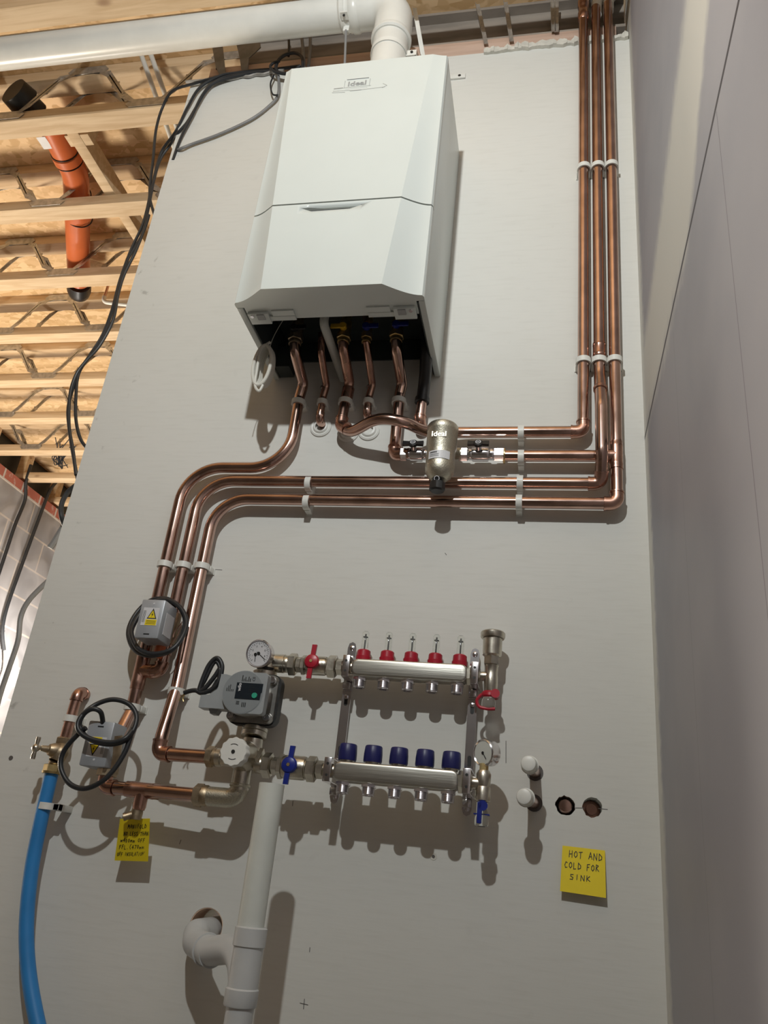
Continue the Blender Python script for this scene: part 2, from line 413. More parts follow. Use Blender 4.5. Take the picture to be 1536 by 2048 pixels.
# strokes for handwriting, unit cell 1 x 1.4
ST = {'M': [[(0, 0), (.15, 1.3), (.5, .4), (.85, 1.3), (1, 0)]], 'A': [[(0, 0), (.5, 1.3), (.95, 0)], [(.15, .45), (.85, .5)]],
      'N': [[(0, 0), (.05, 1.3), (.85, .05), (.9, 1.35)]], 'I': [[(.4, 0), (.45, 1.2)]], 'F': [[(.1, 0), (.15, 1.25), (.9, 1.35)], [(.15, .7), (.7, .75)]],
      'O': [[(.5, 1.2), (.1, .8), (.1, .3), (.5, 0), (.9, .4), (.85, .95), (.5, 1.2)]], 'L': [[(.1, 1.3), (.1, 0), (.8, .08)]],
      'D': [[(.1, 0), (.15, 1.3), (.9, .75), (.85, .25), (.1, 0)]], 'E': [[(.8, 1.2), (.15, 1.15), (.1, 0), (.8, .05)], [(.1, .6), (.65, .65)]],
      'S': [[(.85, 1.2), (.2, 1.15), (.2, .75), (.8, .5), (.7, .05), (.05, .05)]], 'T': [[(0, 1.2), (1, 1.3)], [(.5, 1.25), (.45, 0)]],
      'H': [[(.05, 0), (.1, 1.3)], [(.85, 0), (.85, 1.3)], [(.1, .6), (.85, .7)]], 'U': [[(.1, 1.2), (.1, .2), (.5, 0), (.85, .3), (.9, 1.25)]],
      'C': [[(.85, 1.1), (.4, 1.25), (.08, .6), (.3, .05), (.85, .15)]], 'R': [[(.1, 0), (.15, 1.3), (.8, 1.1), (.2, .6), (.95, 0)]],
      'K': [[(.1, 0), (.15, 1.3)], [(.85, 1.2), (.2, .6), (.95, .05)]], '4': [[(.7, 0), (.65, 1.3), (.05, .5), (1, .55)]],
      '0': [[(.5, 1.2), (.1, .7), (.4, 0), (.85, .6), (.5, 1.2)]], '7': [[(.05, 1.2), (.9, 1.25), (.4, 0)]],
      'm': [[(0, 0), (.05, .7), (.35, .6), (.4, 0)], [(.4, .55), (.8, .65), (.9, 0)]], '(': [[(.8, 1.5), (.3, .9), (.3, .3), (.7, -.2)]],
      ')': [[(.2, 1.5), (.7, .9), (.6, .3), (.2, -.2)]], ' ': [], '.': [[(.3, 0), (.4, .05)]], 'X': [[(0, .2), (1, .9)], [(0, .9), (.9, .2)], [(0, .5), (1, .6)]]}
def write(b, lines, o, ux, uy, nrm, w=.0011):
    o, ux, uy = V(o), V(ux).normalized(), V(uy).normalized()
    for (x, y, cw, ch, t) in lines:
        for i, chx in enumerate(t):
            for st in ST[chx]:
                b.ribbon([o + ux * (x + (i + px * .72) * cw) + uy * (y + py * ch / 1.3 + .0006 * math.sin(i * 2.1)) for px, py in st], w, nrm)

# ------------------------------------------------------------------ setting
ZF = -1.75
b = B(); b.bx(-.446, .86, 0, .10, ZF, 1.092)
wall = struct(b.out('wall_front', ['plaster', 'board_edge']), 'pale skimmed plaster wall carrying the boiler and pipework')
def ragged(c, r, d=.14, n=22, amp=.09, y0=-.02):
    bb = B(); poly = [(r * (1 + random.uniform(-amp, amp)) * math.cos(2 * math.pi * k / n), r * (1 + random.uniform(-amp, amp)) * math.sin(2 * math.pi * k / n)) for k in range(n)]
    bb.prism(poly, (c[0], y0, c[1]), (1, 0, 0), (0, 0, 1), -d); return bb
HA, HB, HW = (.677, -.894), (.7225, -.893), (.063, -1.148)
apply_bool(wall, [ragged(HA, .0165, .09), ragged(HB, .0165, .09), ragged(HW, .031, .2, 30, .02)])
for p_ in wall.data.polygons: p_.use_smooth = False
b = B(); b.bx(.832, .90, -3.4, .10, ZF, 1.60)
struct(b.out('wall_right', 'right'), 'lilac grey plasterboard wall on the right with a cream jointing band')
b = B(); b.bx(-4.6, .90, -3.4, 4.6, ZF - .1, ZF); struct(b.out('floor', 'floor'))
b = B(); b.bx(-3.1, .90, -3.4, 4.6, 1.357, 1.375); struct(b.out('ceiling', 'osb'), 'strand board deck laid over the joists')
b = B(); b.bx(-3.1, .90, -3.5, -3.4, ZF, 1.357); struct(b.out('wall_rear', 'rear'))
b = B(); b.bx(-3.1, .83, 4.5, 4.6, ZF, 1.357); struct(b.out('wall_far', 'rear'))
b = B(); b.bx(-2.90, -2.785, -3.4, 4.5, ZF, 1.022); wl = struct(b.out('wall_left', 'block'), 'grey blockwork wall sheeted in clear plastic at the far left')
b = B(); b.bx(-2.90, -2.783, -3.4, 4.5, 1.022, 1.095); b.out('brick_course', 'brick', wl, 'red brick course')
b = B(); b.bx(-2.92, -2.90, -3.4, 4.5, 1.0, 1.357); b.out('damp_course', 'dpc', wl)
# ragged plaster along the wall head, pencil marks
b = B()
rng = random.Random(3)
xs = [.44 + .0095 * i for i in range(42)]
top = [1.098 + rng.uniform(-.004, .012) for _ in xs]; bot = [1.083 + rng.uniform(-.003, .003) for _ in xs]
for i in range(len(xs) - 1):
    q = [(xs[i], bot[i]), (xs[i + 1], bot[i + 1]), (xs[i + 1], top[i + 1]), (xs[i], top[i])]
    b.prism([(x, z) for x, z in q], (0, .012, 0), (1, 0, 0), (0, 0, 1), .019 + rng.uniform(0, .006))
b.out('plaster_edge', 'filler', wall, 'ragged filler at the wall head')
b = B()
for p in ([(600, 2006), (616, 2010)], [(609, 1998), (607, 2018)], [(1012, 1482), (1012, 1526)], [(586, 1602), (585, 1612)], [(620, 1895), (619, 1904)],
          [(1151, 1616), (1168, 1616)], [(1197, 1617), (1215, 1619)], [(418, 1138), (444, 1140)], [(362, 1680), (359, 1688)], [(890, 1106), (893, 1110)]):
    b.ribbon(ats(-.0001, *p), .0011, (0, -1, 0), .0002)
b.out('pencil_mark', 'pencil', wall, 'pencil and dark setting out marks')
b = B(); c = at(867, 1713, 0); b.lathe(c, (0, -1, 0), [(0, .006), (.0006, .006)], 14); b.mi = 1; b.lathe(c, (0, -1, 0), [(0, .003), (.0011, .003)], 5)
c2 = at(22, 1516, 0); b.mi = 1; b.lathe(c2, (0, -1, 0), [(0, .0045), (.001, .0045)], 12)
b.out('screw_hole', ['filler', 'pencil'], wall)

# ------------------------------------------------------------------ joists, deck bracing, beam
JY = [-.652, -.268] + [.090 + .3705 * k for k in range(9)]
JL = ['timber joist passing nearest overhead, above the camera', 'timber joist cut by the top left corner of the picture, above the white flue',
      'metal web timber joist with a dark knot, just below the white flue', 'metal web timber joist crossing the upper half of the orange pipe',
      'metal web timber joist just above the black end cap of the orange pipe', 'metal web timber joist just below the black end cap of the orange pipe',
      'metal web timber joist fifth from the block wall corner, behind the cable knot', 'metal web timber joist with a web valley at the left edge, above the last two',
      'metal web timber joist third from the far end, touching the picture edge', 'metal web timber joist ending on the block wall beside the bare cables',
      'farthest metal web timber joist, lowest in the picture']
PH = [0, -.9, -.65, -.72, -1.40, -1.95, -1.95, -1.92, -2.50, -2.2, -2.3]
for i, y in enumerate(JY):
    x1 = .83 if i < 2 else -.0
    x1 = .825
    if i == 0: continue
    t = thing('web_joist', (-1.0, y + .034, 1.12), JL[i], 'joist', 'metal web timber joists over the room')
    b = B(); b.bx(-2.86, x1, y, y + .068, 1.12, 1.164, .0015); b.out('bottom_chord', 'wood', t)
    b = B(); b.bx(-2.86, x1, y, y + .068, 1.312, 1.356, .0015); b.out('top_chord', 'wood', t)
    if i >= 2:
        b = B(); b.bx(-2.86, -2.80, y + .004, y + .064, 1.165, 1.311); b.out('end_block', 'wood', t)
    P2 = .26
    for side in (-1, 1):
        yy = y - .0022 if side < 0 else y + .0702
        x = PH[i]
        while x > -2.3: x -= 2 * P2
        while x < (.0 if i > 1 else .1):
            if x - P2 < -2.78:
                x += 2 * P2; continue
            b = B()
            for (xa, za, xb, zb) in ((x - P2, 1.325, x, 1.148), (x, 1.148, x + P2, 1.325)):
                if xa < -2.78: continue
                s_ = 1 if zb > za else -1
                for dz in (-.008, .008):
                    p = [V((xa, yy, za)), V((xa + .05, yy, za + s_ * .008)), V((xa + .09, yy + side * .008, za + s_ * .032 + dz)), V((xb - .09, yy + side * .008, zb - s_ * .032 + dz)), V((xb - .05, yy, zb - s_ * .008)), V((xb, yy, zb))]
                    b.ribbon(p, .013, (0, side, 0), .0014)
                b.bx((xa + xb) / 2 - .012, (xa + xb) / 2 + .012, yy + side * .006, yy + side * .009, (za + zb) / 2 - .012, (za + zb) / 2 + .012)
            for (xx, zz, hh) in ((x, 1.146, .034), (x + P2, 1.332, .034)):
                b.prism([(-.075, -hh * .05), (-.06, -hh / 2), (.06, -hh / 2), (.075, 0), (.06, hh / 2), (-.06, hh / 2)], (xx, yy, zz), (1, 0, 0), (0, 0, 1), .0016)
            if i >= 2 or side > 0: b.out('metal_web', 'galv', t)
            else: b.bm.free()
            x += 2 * P2
b = B(); b.bx(-1.005, -.962, .15, 1.6, 1.1645, 1.235, .0015)
tag(b.out('strongback', 'wood'), 'timber brace running across the joists beside the orange pipe', 'timber')
b = B(); b.bx(-1.02, -.93, .20, .245, 1.166, 1.31, .001); tag(b.out('timber_noggin', 'wood'), 'short timber block standing between chords beside the black vent', 'timber')
b = B(); b.bx(-.40, .80, .008, .085, 1.092, 1.160, .001); struct(b.out('timber_plate', 'wood_pink'), 'pinkish timber plate on the wall head')
b = B(); b.bx(-.30, .826, .012, .086, 1.1605, 1.172); b.bx(-.30, .826, .04, .052, 1.172, 1.30); b.bx(-.30, .826, .012, .086, 1.30, 1.311)
struct(b.out('steel_beam', 'beam'), 'grimy grey beam above the wall head')
# straps
for (u0, v0, u1, v1), l in zip(((937 - 0, 103, 832, 18), (972, 87, 955, 8), (1023, 82, 1011, 4), (1107, 62, 1105, 2), (1113, 63, 1113, 2)), ('white angled metal strap beside the flue elbow on the boiler top', 'pale metal strap hanging at the wall head, leftmost of the four bare ones', 'pale metal strap hanging at the wall head, second of the four bare ones', 'pale metal strap, left one of the close pair beside the risers', 'pale metal strap, right one of the close pair beside the risers')):
    if u0 == 937:
        a = at(846, 112, -.06); c = at(829, 16, -.075)
    else: a = at(u0, v0, -.004); c = at(u1, v1, -.004)
    b = B(); d = (c - a); b.prism([(-.006, 0), (.006, 0), (.006, d.length * 1.0), (-.006, d.length * 1.0)], a, (1, 0, 0), d, -.002)
    b.prism([(-.006, 0), (-.0045, 0), (-.0045, d.length), (-.006, d.length)], a, (1, 0, 0), d, .006)
    tag(b.out('metal_strap', 'galv' if u0 != 937 else 'white_plastic'), l, 'strap', 'straps at the wall head')
# membrane scraps
for k, (pts, l) in enumerate(((((424, 90), (446, 95), (452, 150), (440, 152), (432, 135)), 'torn grey membrane scrap at the wall head, left of the two'), (((472, 84), (520, 82), (522, 96), (498, 118), (496, 145), (484, 146), (480, 118)), 'torn grey membrane scrap at the wall head, right of the two'))):
    b = B(); q = ats(-.006, *pts); o = q[0]; b.prism([((p - o).x, (p - o).z) for p in q], o, (1, 0, 0), (0, 0, 1), .003)
    tag(b.out('membrane_scrap', 'membrane'), l, 'membrane')
# orange soil pipe
def op(u, v, z=1.238):
    d = CAM_ROT.to_matrix() @ V(((u - 768) / FPX, -(v - 1024) / FPX, -1.0)); return CAM_LOC + d * ((z - CAM_LOC.z) / d.z)
t = thing('soil_pipe', op(158, 480), 'orange drain pipe running through the joists with a black end', 'pipe')
A0, A1, A2, A3 = op(112, 268), op(152, 350), op(158, 425), op(158, 560)
b = B(); b.tube(fillet([A0 + (A0 - A1) * .3, A1, A3], .25, 10), .048, 32); b.out('pipe', 'orange', t)
for P_, Q_, f in ((A0, A1, .54), (A1, A2, .95)):
    c = P_.lerp(Q_, f); b = B(); b.lathe(c, (Q_ - P_), [(-.018, .049), (-.015, .0530), (.015, .0530), (.018, .049)], 32, cap=False); b.out('socket', 'orange', t)
for P_, Q_, f in ((A0, A1, .42), (A0, A1, .66), (A1, A2, .48), (A1, A2, 1.14)):
    c = P_.lerp(Q_, f); b = B(); b.lathe(c, (Q_ - P_), [(-.002, .0475), (-.001, .0515), (.001, .0515), (.002, .0475)], 32, cap=False); b.out('seal_ring', 'black', t, 'dark seal ring')
dr = (A3 - A2).normalized(); b = B(); b.lathe(A3 + dr * .02, dr, [(0, .052), (.05, .052), (.08, .046), (.10, .03), (.108, .008)], 32); b.out('end_cap', 'black', t, 'glossy black end cap')
b = B(); b.box(A0.lerp(A1, -.02) + V((-.03, 0, -.046)), (.035, .05, .0008)); b.out('pipe_label', 'paper', t)
# black vent fitting
b = B(); c = op(52, 195, 1.235); b.lathe(c + V((-.03, -.03, 0)), (.3, 1, 0), [(0, .05), (.05, .055), (.052, .045), (.10, .045)], 28)
tag(b.out('vent_fitting', 'black'), 'black round vent fitting between the two nearest joists', 'vent')
# small white push fit pipe and two pale drop pipes
q0, q1 = op(206, 604, 1.17), op(280, 612, 1.17)
t = thing('water_pipe', q0, 'short white plastic pipe with a copper drop below the orange pipe', 'pipe', 'white plastic pipes in the joists')
b = B(); b.tube(fillet([q0 + V((0, 0, .03)), q0, q1, q1 + V((.25, -.05, 0))], .02), .0095, 12); b.out('plastic_pipe', 'white_plastic', t)
b = B(); b.tube([q0 + V((0, 0, .025)), V((q0.x, q0.y, 1.3565))], .006, 12); b.out('copper_drop', 'copper_dark', t)
for q, l in (((282, 108, 350, 300), 'white plastic pipe passing up through joists, left of the cable bundle'), ((300, 104, 366, 290), 'second white plastic pipe passing up, behind the cable bundle')):
    b = B(); b.tube([op(q[0], q[1], 1.30), op(q[2], q[3], 1.19)], .008, 12)
    tag(b.out('plastic_pipe', 'white_plastic'), l, 'pipe', 'white plastic pipes in the joists')
# conduits on block wall
def onx(u, v, X):
    d = CAM_ROT.to_matrix() @ V(((u - 768) / FPX, -(v - 1024) / FPX, -1.0)); return CAM_LOC + d * ((X - CAM_LOC.x) / d.x)
for pts, l in ((((62, 930), (52, 965), (50, 1000), (30, 1050), (10, 1110), (-20, 1200)), 'black conduit down the block wall, left one'), (((112, 965), (98, 985), (75, 1045), (40, 1140), (14, 1215), (5, 1260), (8, 1300)), 'black conduit down the block wall, right one')):
    b = B(); b.tube(spline([onx(u, v, -2.765) for u, v in pts], 6), .011, 10); tag(b.out('conduit', 'cable'), l, 'conduit', 'conduits on the block wall')
b = B(); b.tube(spline([onx(u, v, -2.765) for u, v in ((8, 1262), (9, 1300), (7, 1340), (-10, 1380))], 6), .008, 10)
tag(b.out('grey_cable', 'cable_grey'), 'grey cable hanging on the block wall near the left edge', 'cable')
# wild wires between the far joists
b = B()
for k in range(5):
    pts = [op(128 + rng.uniform(-25, 25), 905 + rng.uniform(-30, 38), 1.14) for _ in range(6)]
    b.tube(spline(pts, 6), .003, 6)
tag(b.out('wire_tangle', 'cable'), 'tangle of thin black wires under the far joists', 'wire', kind='stuff')

# ------------------------------------------------------------------ flue
t = thing('boiler_flue', (.21, -.14, .70), 'white plastic flue rising from the boiler and running left overhead', 'flue')
FX, FY, FZ, FR = .209, -.14, 1.118, .0465
b = B(); b.lathe((FX, FY, .70), (0, 0, 1), [(0, FR), (FZ - .70 - .09, FR)], 40); b.out('vertical_pipe', 'flue', t)
b = B(); b.lathe((FX, FY, .70), (0, 0, 1), [(0, .056), (.02, .056), (.026, .049)], 40); b.out('flue_collar', 'flue', t)
b = B(); b.tube(fillet([(FX, FY, FZ - .135), (FX, FY, FZ), (FX - .13, FY, FZ)], .06, 12), .0505, 40); b.lathe((FX, FY, FZ - .145), (0, 0, 1), [(0, .050), (.004, .054), (.014, .054), (.02, .0505)], 40); b.lathe((FX - .10, FY, FZ), (-1, 0, 0), [(0, .0505), (.006, .054), (.02, .054), (.026, .050)], 40)
b.lathe((FX - .135, FY, FZ), (-1, 0, 0), [(0, .0475), (.004, .052), (.014, .052), (.02, .0475)], 40)
b.out('elbow', 'flue', t)
b = B(); b.lathe((FX - .12, FY, FZ), (-1, 0, 0), [(0, FR), (2.4, FR)], 40); b.out('horizontal_pipe', 'flue', t)
def flue_clip(xc, drop, label):
    t = thing('pipe_bracket', (xc, FY, FZ - .06), label, 'bracket', 'flue brackets')
    b = B(); b.lathe((xc - .007, FY, FZ), (1, 0, 0), [(0, FR + .0005), (0, FR + .0025), (.014, FR + .0025), (.014, FR + .0005)], 36, cap=False)
    b.box((xc, FY - FR * .55 - .0, FZ - FR - .004), (.02, .022, .003)); b.box((xc, FY + .004, FZ - FR - .012), (.016, .003, .022))
    b.out('clamp_band', 'white_plastic', t)
    b = B(); b.lathe((xc, FY - FR * .62, FZ - FR - .0056), (0, 0, -1), [(0, .0035), (.003, .003)], 6); b.out('bolt', 'ink', t)
    if drop: b = B(); b.tube([(xc, FY + .004, FZ - FR - .02), (xc + .004, FY + .03, FZ - .175), (xc + .004, FY + .03, .72)], .0033, 10); b.out('threaded_rod', 'cable_grey', t)
flue_clip(.075, True, 'white bracket with threaded rod holding the flue left of its elbow')
t = thing('pipe_bracket', (.262, -.14, 1.0), 'white bracket with bolt on the right of the flue riser', 'bracket', 'flue brackets')
b = B(); b.lathe((FX, FY, .915), (0, 0, 1), [(0, FR + .0005), (0, FR + .0025), (.014, FR + .0025), (.014, FR + .0005)], 36, cap=False); b.box((.268, -.14, .922), (.028, .003, .02)); b.box((.28, -.12, .922), (.003, .04, .02)); b.out('clamp_band', 'white_plastic', t)
b = B(); b.lathe((.27, -.142, .922), (0, -1, 0), [(0, .004), (.003, .0035)], 6); b.out('bolt', 'ink', t)

# ------------------------------------------------------------------ boiler
t = boiler = thing('wall_boiler', (.1975, -.14, 0), 'white wall-hung gas boiler with a grey logo on its front', 'boiler')
BW, BH = .395, .70
def front_panel(z0, z1, nz, yb):
    b = B(); xn = 44; rows = []
    for j in range(nz + 1):
        z = z0 + (z1 - z0) * j / nz; f = z / BH
        xa = .071 + (.018 - .071) * f; xb = .318 + (.361 - .318) * f; bul = .038 + (.007 - .038) * f ** .9
        X = [0] + [.003 + (xa - .003) * k / 9 for k in range(10)] + [xa + (xb - xa) * k / 10 for k in range(1, 11)] + [xb + (BW - .003 - xb) * k / 9 for k in range(1, 10)] + [BW]
        row = []
        for x in X:
            if x < xa: s_ = x / xa
            elif x > xb: s_ = (BW - x) / (BW - xb)
            else: s_ = 1
            q = max(0, min(1, s_)); q = q * q * (1.6 - .6 * q)
            y = -.279 - bul * q
            if x <= 0 or x >= BW: y = -.274
            row.append(b.bm.verts.new((x, y, z)))
        rows.append((row, [b.bm.verts.new((x, yb, z)) for x in X]))
    n = len(rows[0][0])
    for (r0, k0), (r1, k1) in zip(rows, rows[1:]):
        for i in range(n - 1): b.face((r0[i], r0[i + 1], r1[i + 1], r1[i])); b.face((k0[i + 1], k0[i], k1[i], k1[i + 1]))
        b.face((k0[0], r0[0], r1[0], k1[0])); b.face((r0[-1], k0[-1], k1[-1], r1[-1]))
    for (r, k), s_ in ((rows[0], 1), (rows[-1], -1)):
        for i in range(n - 1):
            q = (r[i + 1], r[i], k[i], k[i + 1]); b.face(q if s_ > 0 else q[::-1])
    return b
up = front_panel(.2385, BH, 14, -.263).out('upper_front_panel', 'white', t, sharp=20)
lo = front_panel(0, .2345, 8, -.263)
lo.bx(.017, .378, -.263, -.224, 0, .018)
lp = lo.out('lower_front_panel', 'white', t, sharp=20)
b = B(); b.bx(.004, .391, -.272, -.255, .2340, .2390); b.out('panel_gap', 'grey_print', t, 'thin dark seam')
# handle recess: a real cut, its shade put into a grey back plate
cb = B(); cb.prism([(.120, .2225), (.254, .2225), (.226, .2125), (.144, .2105)], (0, -.34, 0), (1, 0, 0), (0, 0, 1), -.05)
apply_bool(lp, [cb])
lp.data.materials.clear(); lp.data.materials.append(M['white'])
b = B(); b.prism([(.120, .2225), (.254, .2225), (.226, .2125), (.144, .2105)], (0, -.2985, 0), (1, 0, 0), (0, 0, 1), -.003); b.out('recess_shade_plate', 'mid_grey', t, 'shallow grip recess with its shade painted grey')
def casing():
    b = B()
    for x0, x1 in ((0, .013), (.382, BW)): b.bx(x0, x1, -.2615, -.001, 0, BH, .0015)
    b.bx(.013, .382, -.2615, -.001, .688, BH)
    return b
casing().out('side_casing', 'white', t)
b = B(); b.bx(.0135, .016, -.255, -.006, .003, .11); b.bx(.379, .3815, -.255, -.006, .003, .11); b.bx(.0165, .3785, -.2235, -.006, .105, .108)
b.bx(.0165, .3785, -.0055, -.002, .048, .105); b.bx(.0165, .3785, -.2235, -.221, .03, .105)
b.bx(.016, .05, -.05, -.006, .004, .06)
b.out('inner_tray', 'cavity', t, 'dark interior tray')
for s_, x0 in ((1, .02), (-1, .374)):
    b = B(); b.bx(x0, x0 + s_ * .10, -.236, -.222, -.004, .0, .0008); b.bx(x0, x0 + s_ * .045, -.250, -.216, -.007, .0, .001); b.mi = 1; b.bx(x0 + s_ * .02, x0 + s_ * .036, -.248, -.232, -.009, -.005)
    b.mi = 0; b.bx(x0 + s_ * .052, x0 + s_ * .10, -.252, -.236, -.003, 0)
    c = b.out('panel_catch', ['white', 'mid_grey'], t); b = B(); b.lathe((x0 + s_ * .009, -.243, -.007), (0, 0, -1), [(0, .0045), (.002, .004)], 10); b.out('screw', 'chrome', c)
# badge
yb = -.2897
b = B(); w_, h_ = .0605, .034; cx, cz = .1905, .6195
for x0, x1, z0, z1 in ((cx - w_ / 2 + .004, cx + w_ / 2 - .004, cz + h_ / 2 - .0006, cz + h_ / 2), (cx - w_ / 2 + .004, cx + w_ / 2 - .004, cz - h_ / 2, cz - h_ / 2 + .0006), (cx - w_ / 2, cx - w_ / 2 + .0007, cz - h_ / 2 + .004, cz + h_ / 2 - .004), (cx + w_ / 2 - .0007, cx + w_ / 2, cz - h_ / 2 + .004, cz + h_ / 2 - .004)):
    b.bx(x0, x1, yb - .0003, yb + .001, z0, z1)
bd = b.out('badge', 'mid_grey', t, 'rounded outline badge')
text_mesh('lettering', 'Ideal', .0205, (cx, yb - .0001, cz - .0002), (1, 0, 0), (0, 0, 1), 'mid_grey', bd, .0003, bold=.0005, sx=1.18)
b = B()
for i, (u0, v0, u1, v1, wd) in enumerate(((668, 173, 686, 171, .0012), (688, 171, 742, 166, .0005), (666, 178, 700, 176, .0005), (700, 177, 722, 175, .0012), (722, 175, 770, 169, .0005), (766, 162, 774, 166, .0005), (774, 166, 764, 171, .0005), (664, 181, 690, 180, .0005))):
    b.ribbon(ats(-.2908, (u0, v0 + 4.5), (u1, v1 + 4.5)), wd, (0, -1, 0), .0003)
b.out('film_residue', 'mid_grey', t, 'torn protective film residue')
# valves under the boiler (parts of the boiler)
def uval(x, y, z, mat, r, lever=None, side=1, name='isolation_valve'):
    b = B(); b.run((x, y, .104), (0, 0, -1), [(.026, r * .9, 16), (.034, r * 1.1, 16), (.014, r * 1.35, 6), (.010, r * 1.1, 16)]); v = b.out(name, mat, t)
    if lever:
        b = B(); b.box((x + side * .010, y - r - .008, .052), (.036, .005, .012), .002); b.lathe((x, y - r - .012, .052), (0, 1, 0), [(0, .0075), (.014, .0075)], 12); b.out('lever', lever, v, lever.replace('_', ' '))
    return v
uval(.078, -.108, 0, 'brass_old', .013, 'black', 1)
uval(.190, -.108, 0, 'brass', .0125, 'yellow_lever', -1)
uval(.242, -.108, 0, 'brass', .0095, 'blue', 1)
uval(.309, -.108, 0, 'brass', .0125, 'blue', 1)
b = B(); b.tube(fillet([(.236, -.118, .07), (.234, -.135, .10), (.24, -.15, .1), (.29, -.15, .1), (.305, -.14, .10), (.308, -.12, .085)], .014, 6), .0042, 12); b.out('filling_link', 'copper', t, 'small copper link hose')
b = B(); b.tube(spline([(.082, -.13, .09), (.07, -.15, .08), (.03, -.12, .035), (.012, -.09, .0)], 6), .0008, 6); b.out('tie_wire', 'cable_white', t)

# condensate tube
b = B(); b.tube(fillet([(.158, -.165, .10), (.153, -.150, .042), (.170, -.004, -.004)], .02, 8), .0098, 20)
tag(b.out('condensate_pipe', 'waste'), 'pale grey plastic tube slanting from under the boiler to the wall', 'pipe')
# cable coil
t = thing('cable_coil', (.03, -.10, -.06), 'coiled white cable hanging at the boiler lower left corner', 'cable')
b = B()
for k in range(6):
    th = .05 + k * .17; c = at(524 + k * 2.2, 730 + 1.5 * k, -.150 + .006 * k); ax = V((math.cos(th), .35 * math.sin(th), 0)).normalized()
    pts = [c + ax * (.019 - .0014 * k) * math.cos(a) + V((.0, 0, 1)) * (.052 - .001 * k) * math.sin(a) for a in [2 * math.pi * j / 26 for j in range(26)]]
    b.tube(pts, .0041, 10, closed=True)
b.out('coil', 'cable_white', t)
b = B(); b.tube(spline(ats(-.15, (541, 684), (522, 700), (514, 740), (510, 770), (518, 782), (526, 770)), 8), .0032, 10); b.tube(spline(ats(-.11, (512, 745), (503, 765), (497, 787)), 6), .0008, 6); b.out('cable_tail', 'cable_white', t)

# ------------------------------------------------------------------ clips
def clip(p, ax, label, r=.0125, wd=.0125, col='white_plastic'):
    p = V(p); a = V((1, 0, 0)) if ax == 'x' else V((0, 0, 1)); o = V((0, 0, 1)) if ax == 'x' else V((1, 0, 0))
    t = thing('pipe_clip', (p.x, 0, p.z), label, 'clip', 'white plastic pipe clips')
    b = B(); ro, ri = r + .0036, r + .0003
    b.lathe(p - a * wd / 2, a, [(0, ri), (0, ro), (wd, ro), (wd, ri), (0, ri)], 24, cap=False)
    b.out('ring', col, t)
    dep = -p.y - r * .6
    b = B(); c = V((p.x, -dep / 2, p.z)); sz = [0, 0, 0]
    sz[1] = dep; sz[0] = wd if ax == 'x' else 2 * ro; sz[2] = 2 * ro if ax == 'x' else wd
    if dep > .006: b.box(c, sz, .0015)
    sz[1] = .003; sz = [s_ * 1.08 if i != 1 else s_ for i, s_ in enumerate(sz)]; b.box((p.x, -.0015, p.z), sz)
    b.out('base', col, t)
PY = -.030
def ax_(u, v, y=PY): return at(u, v, y)
RX = [.7105, .7435, .7755]
for zc, nm in ((.585, 'upper'), (.012, 'lower')):
    for k, s_ in enumerate(('left', 'middle', 'right')): clip((RX[k] - (0 if zc > .1 else .0025), PY, zc), 'z', f'white plastic clip in the {nm} row on the {s_} copper riser')
for u, v, z, l in ((1042, 866, -.163, 'white clip on the horizontal pipe leading right from behind the filter'), (1042, 915, -.222, 'white clip on the horizontal pipe right of the filter valve'), (1040, 966, -.282, 'white clip on the upper long horizontal pipe, right-hand one'), (1038, 1005, -.325, 'white clip on the lowest long horizontal pipe, right-hand one'),
                (618, 968, -.288, 'white clip on the upper long horizontal pipe, left-hand one'), (614, 1005, -.332, 'white clip on the lowest long horizontal pipe, left-hand one')):
    p = at(u, v, PY); clip(p, 'x', l)
for u, v, s_ in ((330, 1130, 'left'), (367, 1132, 'middle'), (404, 1134, 'right')): clip(at(u, v, PY), 'z', f'white clip on the {s_} of three pipes above the grey actuator boxes')
# ------------------------------------------------------------------ copper pipe runs
CR = .0122
def coupling(b, p, axis, l, r=CR * 1.13):
    a = V(axis).normalized(); b.lathe(V(p) - a * l / 2, a, [(0, CR), (0, r), (l * .12, r), (l * .16, r * 1.04), (l * .22, r), (l * .78, r), (l * .84, r * 1.04), (l * .88, r), (l, r), (l, CR)], 24, cap=False)
def elbow(name, p0, p1, p2, parent, l=.022, mat='copper_dark', r=CR * 1.13):
    p0, p1, p2 = V(p0), V(p1), V(p2); a = (p0 - p1).normalized(); c = (p2 - p1).normalized()
    b = B(); b.tube(fillet([p1 + a * l, p1, p1 + c * l], .014, 8), r, 24)
    b.lathe(p1 + a * (l - .002), a, [(0, r), (.0, r * 1.07), (.003, r * 1.07), (.003, r)], 24, cap=False); b.lathe(p1 + c * (l - .002), c, [(0, r), (.0, r * 1.07), (.003, r * 1.07), (.003, r)], 24, cap=False)
    return b.out(name, mat, parent)
def pipe_thing(name, label, pts, rad, r=CR, group='copper pipe runs', mat='copper', loc=None):
    t = thing(name, loc or pts[0], label, 'pipe', group)
    b = B(); b.tube(fillet(pts, rad, 10), r, 24); b.out('pipe', mat, t); return t
def Z(u, v, y=PY): return at(u, v, y).z
def X_(u, v, y=PY): return at(u, v, y).x
zA, zB, zC, zD = -.163, -.220, -.283, -.327
